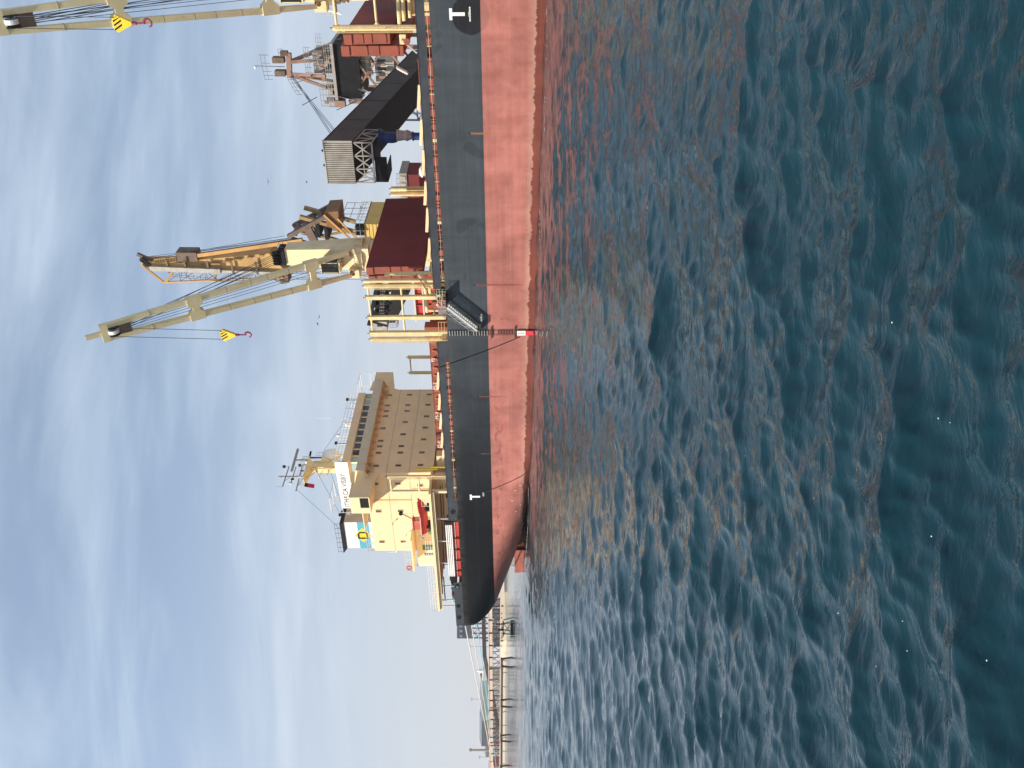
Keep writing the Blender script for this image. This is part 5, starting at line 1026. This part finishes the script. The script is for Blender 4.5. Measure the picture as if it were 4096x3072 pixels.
for i in range(9):
    f0, f1 = i / 9, (i + 1) / 9; p0, p1 = S(57.8, 50.3, 46).lerp(S(57.2, 50.4, 66.5), f0), S(57.8, 50.3, 46).lerp(S(57.2, 50.4, 66.5), f1); q0, q1 = pA.lerp(pB, .02 + .95 * f0), pA.lerp(pB, .02 + .95 * f1)
    s = MB(); s.beam(p0, q1 if i % 2 else q0, .1); s.beam(q0 if i % 2 else p0, p1 if i % 2 else q1, .08); s.build('jib_lacing', BROWN, pc)
for k in range(5): s = MB(); s.tube(S(54.6 + .3 * k, 50.8, 70.6 - .5 * k), S(50.6 + .2 * k, 51, 42.4 + .5 * k), .035, 4); s.build('crane_wire', ROPE_D, pc)
for k in range(7): s = MB(); s.box(53.8 + .45 * k, 54.1 + .45 * k, 50.3, 50.55, 48.5 + 2.1 * k, 49.3 + 2.3 * k); s.build('jib_stiffener', RUSTB, pc)
s = MB(); s.box(47.6, 50.4, 51, 55, 37.6, 38.3); s.box(48.4, 51, 51, 55, 36.2, 36.8); s.build('lever_deck', DARK, pc)
s = MB(); s.beam(S(45.8, 50.6, 36.4), S(51.2, 50.6, 31.5), .3); s.beam(S(46.5, 50.6, 34), S(51.0, 50.6, 30.6), .25); s.build('lever_rod', ORANGE, pc)
s = MB(); s.ladder(S(54.9, 50.4, 65), S(55.4, 50.4, 69), .9, .5, .05, S(1, 0, 0)); s.build('jib_ladder', OCHRE, pc)
# --- second loader boom seen between the stanchions
g2 = thing('loader_boom', 'dark lattice loader boom with pale cabin end seen between the yellow stanchions', 'ship loader', QUAY, S(64, 58, 3.6))
s = MB(); s.hexa([S(61, 50, 22.4), S(68.1, 50, 25.1), S(68.1, 60, 23.6), S(61, 80, 18), S(60.5, 50, 25.2), S(68.1, 50, 26.6), S(68.1, 60, 25.2), S(60.5, 80, 21)]); s.hexa([S(57, 50.2, 21.2), S(61.2, 50.2, 22.2), S(61.2, 76, 18), S(57, 76, 17), S(57, 50.2, 24.2), S(61.2, 50.2, 25.3), S(61.2, 76, 21), S(57, 76, 20)]); s.build('boom_trough', mk('trough_dark', (.03, .027, .025), .7, .2, .5, spec=.05), g2)
s = MB(); s.beam(S(56, 50, 26.9), S(68.6, 50, 30.2), .7, .7); s.beam(S(56, 52.5, 26.9), S(68.6, 52.5, 30.2), .5, .5)
for i in range(7): a = 57 + i * 1.7; s.beam(S(a, 50, 24.2 + i * .35), S(a + .6, 50, 27.2 + i * .45), .28); s.beam(S(a + .6, 50, 27.2 + i * .45), S(a + 1.7, 50, 24.5 + i * .35), .28); s.beam(S(a, 52.5, 24.2 + i * .35), S(a + 1.6, 52.5, 27.4 + i * .45), .3)
s.build('boom_lattice', DARK, g2)
s = MB(); s.rail([S(56, 49.9, 25.6), S(66, 49.9, 26.9)], 1.0, 3, .7, .04); s.build('boom_rail', LATTICE, g2)
s = MB(); s.box(62.5, 67.2, 50.6, 53, 26.2, 28.6); s.build('boom_machinery', DARK, g2)
s = MB(); s.box(67.9, 70.2, 50, 53, 26.7, 29.0); s.build('boom_cabin', CORR, g2)
s = MB(); s.box(68.4, 69.0, 49.95, 49.997, 27.6, 28.6); s.build('cabin_window', GLASS, g2)
s = MB(); s.box(66.5, 70.6, 50, 53.5, 29.0, 29.2); s.rail([S(66.5, 50, 29.2), S(70.6, 50, 29.2)], 1.0, 2, 1, .05); s.build('cabin_walkway', LATTICE, g2)
s = MB(); s.box(67.6, 69.2, 50, 52, 24.6, 25.0); s.rail([S(67.6, 50, 25), S(69.2, 50, 25)], 1.1, 2, .5, .05); s.build('cabin_balcony', LATTICE, g2)
s = MB(); s.beam(S(58, 75, 21), S(58, 75, 3.6), 1.2); s.beam(S(66, 75, 21), S(66, 75, 3.6), 1.2); s.build('boom_leg', GALLERY, g2)

# ================================================================== background: trestle, far jetty, shore
def PT(s_, n_, z): return P0 + PD * s_ + PN * n_ + Vector((0, 0, z))
tr = thing('conveyor_trestle', 'long beige conveyor gallery on a steel trestle crossing the water behind the stern', 'jetty', WORLD, PT(0, 0, 0))
m = MB(); m.hexa([PT(-75, 0, 6.85), PT(260, 0, 7.4), PT(260, 3.4, 7.4), PT(-75, 3.4, 6.85), PT(-75, 0, 8.05), PT(260, 0, 9.2), PT(260, 3.4, 9.2), PT(-75, 3.4, 8.05)]); m.build('gallery_cladding', PINKG, tr)
m = MB(); m.beam(PT(-75, -.1, 8.12), PT(260, -.1, 9.3), .25, .2); m.build('gallery_ridge', PALE, tr)
m = MB(); m.beam(PT(-75, 0, 4.1), PT(260, 0, 4.3), .35, .3); m.beam(PT(-75, 3.4, 4.1), PT(260, 3.4, 4.3), .35, .3); m.build('trestle_chord', PINKG, tr)
for i in range(74):
    s0 = -75 + i * 4.5; m = MB(); zt0 = 6.85 + .0017 * (s0 + 75)
    m.beam(PT(s0, 0, 4.2), PT(s0, 0, zt0), .18); m.beam(PT(s0, 0, zt0), PT(s0 + 4.5, 0, 4.2), .14) if (i // 8) % 3 != 2 else m.beam(PT(s0, 0, 4.2), PT(s0 + 4.5, 0, zt0), .14); m.beam(PT(s0, 3.4, 4.2), PT(s0 + 4.5, 3.4, zt0), .14)
    m.build('truss_bay', TREST if i % 5 else REDD, tr)
    if i % 2: m = MB(); m.box(0, 0, 0, 0, 0, 0) if False else m.beam(PT(s0, -.15, 7.0), PT(s0, -.15, 8.3), .12, .7); m.build('gallery_bracket', TREST, tr)
for k, s0 in enumerate((-70, 0, 35, 70, 105, 140, 175, 210)):
    for sg in (-1, 1):
        m = MB(); m.tube(PT(s0 + sg * 2.7, 1.7, 4.1), PT(s0 + sg * 4.4, 1.7, -2), .42, 8); m.build('pile', TREST, tr)
    m = MB(); m.beam(PT(s0 - 3.1, 1.7, 3.9), PT(s0 + 3.1, 1.7, 3.9), .9, .45); m.build('pile_cap', TREST, tr)
    if k in (1, 2, 3): m = MB(); m.beam(PT(s0, -.2, 4.2), PT(s0, -.2, 8.3), .45, .3); m.build('portal_frame', REDW if k == 3 else PINKG, tr)
# green mooring buoy platform by the stern
bp_ = thing('mooring_platform', 'small pale green platform on steel legs standing in the water behind the stern', 'platform', WORLD, Vector((-77, 262, 0)))
m = MB()
for dx_, dy_ in ((-2.6, 0), (2.6, 0), (-2.6, 4), (2.6, 4)): m.tube(Vector((-77 + dx_, 262 + dy_, -2)), Vector((-77 + dx_ * .6, 262 + dy_, 3.2)), .3, 8)
m.beam(Vector((-79.4, 262, .3)), Vector((-75.6, 262, 3)), .2); m.beam(Vector((-74.6, 262, .3)), Vector((-78.4, 262, 3)), .2); m.build('platform_leg', mk('pale_green_steel', (.46, .52, .44), .6, .2, .6), bp_)
m = MB(); m.beam(Vector((-79.6, 262, .5)), Vector((-74.4, 262, .5)), .5, .9); m.beam(Vector((-79, 262, 3.3)), Vector((-75, 262, 3.3)), 3.5, .4); m.build('platform_deck', DARK, bp_)
m = MB(); m.tube(Vector((-75.6, 262, 3.4)), Vector((-75.6, 262, 5.6)), .2, 8); m.tube(Vector((-77.4, 262, 3.4)), Vector((-77.4, 262, 4.8)), .3, 8); m.build('platform_bollard', DARK, bp_)
# far jetty on piles
fj = thing('far_jetty', 'low dark jetty on many short piles along the far shore', 'jetty', WORLD, Vector((-240, 672, 0)))
m = MB(); m.beam(Vector((-222, 672, 2.7)), Vector((-700, 690, 2.7)), 6, 1.5); m.build('jetty_deck', TREST, fj)
for i in range(46):
    p = Vector((-222, 669, 0)).lerp(Vector((-700, 687, 0)), i / 45); m = MB(); m.tube(p + Vector((0, 0, 2)), p + Vector((random.choice((-1.2, 0, 1.2)), 0, -1)), .28, 6); m.build('pile', TREST, fj)
m = MB()
for i in range(60): p = Vector((-222, 669.5, 3.4)).lerp(Vector((-700, 687.5, 3.4)), i / 59); m.beam(p, p + Vector((0, 0, 1.3)), .2)
m.beam(Vector((-222, 669.5, 4.8)), Vector((-700, 687.5, 4.8)), .2, .25); m.build('jetty_rail', PALE, fj)
# land
m = MB(); xs = [-9000, -3000, -1400, -900, -700, -500, -330, -250, -150, -60, 100, 700, 3000, 9000]; rows = []
for (dy_, z) in ((0, -.6), (10, .7), (30, 2.2), (80, 3.0), (400, 4.5), (1500, 6), (14000, 8)):
    rows.append([Vector((x, (703 + (.02 * abs(x + 250)) if x < -200 else (690 if x < -120 else 560 if x < 0 else 420)) + dy_ + 6 * math.sin(x * .03), z)) for x in xs])
for r_ in rows: m.v += [tuple(p) for p in r_]
k = len(xs); m.f = [(i * k + j, i * k + j + 1, (i + 1) * k + j + 1, (i + 1) * k + j) for i in range(len(rows) - 1) for j in range(k - 1)]
structure('shore', m, SAND)
m = MB(); m.hexa([Vector((-188, 610, -1)), Vector((-120, 600, -1)), Vector((-60, 720, -1)), Vector((-260, 760, -1)), Vector((-192, 622, 4.4)), Vector((-120, 622, 4.6)), Vector((-60, 720, 5)), Vector((-250, 760, 5))]); structure('beach', m, SAND)
# sheds, tower, masts and chimney
def shed(x0, x1, y0, dep, z0, eave, ridge, wm, rm, lab, bays=0, baym=TEAL, name='shed'):
    o = thing(name, lab, 'building', WORLD, Vector(((x0 + x1) / 2, y0, z0)))
    m = MB(); ym = y0 + dep / 2
    m.hexa([Vector((x0, y0, z0)), Vector((x1, y0, z0)), Vector((x1, y0 + dep, z0)), Vector((x0, y0 + dep, z0)), Vector((x0, y0, eave)), Vector((x1, y0, eave)), Vector((x1, y0 + dep, eave)), Vector((x0, y0 + dep, eave))]); m.build('wall', wm, o)
    m = MB(); m.prism([Vector((x0 - 1, y0 - 1, eave + .01)), Vector((x0 - 1, y0 + dep + 1, eave + .01)), Vector((x0 - 1, ym, ridge))], Vector((x1 - x0 + 2, 0, 0))); m.build('roof', rm, o)
    for i in range(bays):
        w = (x1 - x0) / bays; m = MB(); a = x0 + i * w; m.hexa([Vector((a + .15 * w, y0 - .4, z0 + .5)), Vector((a + .85 * w, y0 - .4, z0 + .5)), Vector((a + .85 * w, y0 - .1, z0 + .5)), Vector((a + .15 * w, y0 - .1, z0 + .5)), Vector((a + .15 * w, y0 - .4, z0 + (eave - z0) * .75)), Vector((a + .85 * w, y0 - .4, z0 + (eave - z0) * .75)), Vector((a + .85 * w, y0 - .1, z0 + (eave - z0) * .75)), Vector((a + .15 * w, y0 - .1, z0 + (eave - z0) * .75))]); m.build('wall_panel', baym, o)
    return o
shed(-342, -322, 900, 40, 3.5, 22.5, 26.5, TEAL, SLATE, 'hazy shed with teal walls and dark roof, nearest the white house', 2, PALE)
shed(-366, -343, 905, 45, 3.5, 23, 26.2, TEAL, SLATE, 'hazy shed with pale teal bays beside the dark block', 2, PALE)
shed(-396, -367, 910, 40, 3.5, 24, 27, SLATE, SLATE, 'large dark grey shed with light door next to the thin chimney', 3, GREYP)
shed(-410, -397, 915, 20, 3.5, 19, 21, GREYP, SLATE, 'small grey annex at the foot of the chimney', 2, PALE)
shed(-545, -475, 930, 30, 3.5, 13.5, 16, YELW, GREYP, 'low yellow building on the far shore at the left', 6, GREYP)
shed(-472, -440, 930, 20, 3.5, 12.5, 15, PALE, PALE, 'low white building on the far shore', 4, GREYP)
shed(-438, -424, 925, 20, 3.5, 14.5, 16.5, REDW, MAROON, 'small red building on the far shore', 2, PALE)
o = shed(-317, -306, 890, 12, 3.5, 22.5, 23.5, WHITE, PALE, 'white house with a pointed turret above the trestle', 3, GREYP)
m = MB(); m.lathe(Vector((-307.5, 893, 22.5)), [(2.6, 0), (2.4, 3), (.2, 8.0)], 8); m.build('turret', WHITE, o)
ch = thing('chimney', 'thin grey chimney with a wider head beside the grey sheds', 'chimney', WORLD, Vector((-398, 905, 3.5)))
m = MB(); m.lathe(Vector((-398, 905, 3.5)), [(1.5, 0), (1.1, 31)], 10); m.build('stack', GREYP, ch); m = MB(); m.lathe(Vector((-398, 905, 34.5)), [(1.5, 0), (1.8, .6), (1.8, 2.5), (1.4, 3)], 10); m.build('stack_head', GREYP, ch)
for (x, y, z1, lb) in ((-220.8, 700, 29.7, 'tall thin lamp mast rising above the inclined conveyor'), (-265, 700, 28, 'thin lamp mast rising above the teal sheds'), (-313.7, 700, 21.2, 'thin lamp mast rising above the yellow building')):
    o = thing('lamp_mast', lb, 'lamp post', WORLD, Vector((x, y, 2)), 'lamp masts on the far shore'); m = MB(); m.tube(Vector((x, y, 2)), Vector((x, y, z1)), .22, 6, .14); m.build('mast_pole', GREYP, o); m = MB(); m.beam(Vector((x - 1.4, y, z1)), Vector((x + 1.4, y, z1)), .3, .4); m.build('lamp_head', GREYP, o)
# transfer tower behind the stern with inclined conveyor
tt_ = thing('transfer_tower', 'hazy blue grey transfer tower on lattice legs just behind the ship stern', 'tower', WORLD, Vector((-178, 600, 3)))
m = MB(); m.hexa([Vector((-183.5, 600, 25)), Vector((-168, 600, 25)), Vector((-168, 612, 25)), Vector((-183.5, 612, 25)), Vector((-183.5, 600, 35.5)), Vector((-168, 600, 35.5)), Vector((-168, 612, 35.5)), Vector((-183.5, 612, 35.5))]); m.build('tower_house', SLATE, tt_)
for i in range(4): m = MB(); x = -182.5 + 3.6 * i; m.hexa([Vector((x, 599.8, 31.5)), Vector((x + 1.6, 599.8, 31.5)), Vector((x + 1.6, 599.95, 31.5)), Vector((x, 599.95, 31.5)), Vector((x, 599.8, 33.6)), Vector((x + 1.6, 599.8, 33.6)), Vector((x + 1.6, 599.95, 33.6)), Vector((x, 599.95, 33.6))]); m.build('tower_window', PALE, tt_)
m = MB()
for x in (-183, -176, -168.5): m.beam(Vector((x, 600, 25)), Vector((x, 600, 3)), .8); m.beam(Vector((x, 611, 25)), Vector((x, 611, 3)), .8)
for z in (7, 11.5, 16, 20.5, 25): m.beam(Vector((-183, 600, z)), Vector((-168.5, 600, z)), .5); m.beam(Vector((-183, 600, z - 4.5)), Vector((-176, 600, z)), .35); m.beam(Vector((-176, 600, z - 4.5)), Vector((-168.5, 600, z)), .35); m.beam(Vector((-176, 600, z - 4.5)), Vector((-183, 600, z)), .35)
m.build('tower_lattice', SLATE, tt_)
ic = thing('inclined_conveyor', 'dark inclined conveyor gallery descending left from the transfer tower', 'conveyor', WORLD, Vector((-200, 600, 3)))
m = MB(); m.beam(Vector((-150, 600, 17.0)), Vector((-196, 600, 15.5)), 4, 2.7); m.beam(Vector((-196, 600, 15.5)), Vector((-250, 608, 5.5)), 4, 2.4); m.build('conveyor_box', TREST, ic)
for x, z in ((-160, 16), (-185, 15), (-205, 13), (-225, 9)): m = MB(); m.beam(Vector((x, 600, z)), Vector((x, 600, 2)), 1.0); m.build('conveyor_leg', GREYP, ic)
for i in range(5): o = shed(-196 + i * 7.5 - 6, -191 + i * 7.5 - 6, 640, 8, 3, 9 + (i % 2) * 3, 10 + (i % 2) * 3, (SLATE, GREYP, PALE)[i % 3], SLATE, ('blue grey', 'mid grey', 'pale', 'dark', 'plain grey')[i] + ' silo block under the inclined conveyor, number %d from the left' % (i + 1), 0, name='silo_block')
# white water along the stern and scattered flecks
m = MB(); rr_ = random.Random(5)
def fleck(a, t, la, lt):
    n = 9; pts = [S(a + la * (math.cos(6.283 * i / n) * rr_.uniform(.5, 1)), t + lt * math.sin(6.283 * i / n) * rr_.uniform(.5, 1), 0) for i in range(n)]
    m.add([QUAY @ p + Vector((0, 0, .14)) for p in pts], [tuple(range(n))])
FL = [(65.5, .6), (69.0, -1.3), (72, -1.5), (76, -.3), (80, 1.6), (84.5, 2.9), (88, 4.5)]
for i in range(120):
    a = 66 + i * .18; t = float(np.interp(a, [p[0] for p in FL], [p[1] for p in FL])); fleck(a, t + rr_.uniform(-.25, .25), rr_.uniform(.15, .5), rr_.uniform(.08, .3) * (1 + .8 * math.sin(i * .35)))
for c_ in ((20, -6), (2, -9), (0, -8), (21, -7.5), (36, -5.5), (8, -10)):
    for i in range(6): fleck(c_[0] + rr_.uniform(-1.6, 1.6), c_[1] + rr_.uniform(-.8, .8), rr_.uniform(.1, .35), rr_.uniform(.05, .16))
for i in range(26):
    a_ = R(rr_.uniform(-24, 6)); r_ = rr_.uniform(7, 26); c_ = Vector((r_ * math.sin(a_), r_ * math.cos(a_), .1)); k = rr_.uniform(.004, .01)
    m.add([c_ + Vector((k * math.cos(1.05 * j) * rr_.uniform(.6, 1.2), 1.3 * k * math.sin(1.05 * j), 0)) for j in range(6)], [tuple(range(6))])
fo_ = solo('foam', m, FOAM, 'white foam flecks on the dark water', 'foam'); fo_['kind'] = 'stuff'

# ================================================================== haze
def haze():
    m = MB(); m.hexa([Vector((-9500, -900, -9)), Vector((9500, -900, -9)), Vector((9500, 15500, -9)), Vector((-9500, 15500, -9)), Vector((-9500, -900, 90)), Vector((9500, -900, 90)), Vector((9500, 15500, 90)), Vector((-9500, 15500, 90))])
    mt = bpy.data.materials.new('haze_air'); mt.use_nodes = True; t = mt.node_tree; t.nodes.clear()
    o_ = t.nodes.new('ShaderNodeOutputMaterial'); v = t.nodes.new('ShaderNodeVolumePrincipled'); v.inputs['Color'].default_value = (.9, .93, 1, 1); v.inputs['Density'].default_value = HAZE; v.inputs['Anisotropy'].default_value = 0.25
    t.links.new(v.outputs[0], o_.inputs['Volume'])
    o = solo('haze', m, mt, 'thin pale haze in the air', 'haze'); o['kind'] = 'stuff'
HAZE = 0.00009
haze()
scene.cycles.volume_bounces = 0; scene.cycles.volume_max_steps = 64
scene.cycles.use_adaptive_sampling = True; scene.cycles.adaptive_threshold = 0.02; scene.cycles.use_denoising = True
scene.cycles.max_bounces = 6; scene.cycles.sample_clamp_indirect = 6
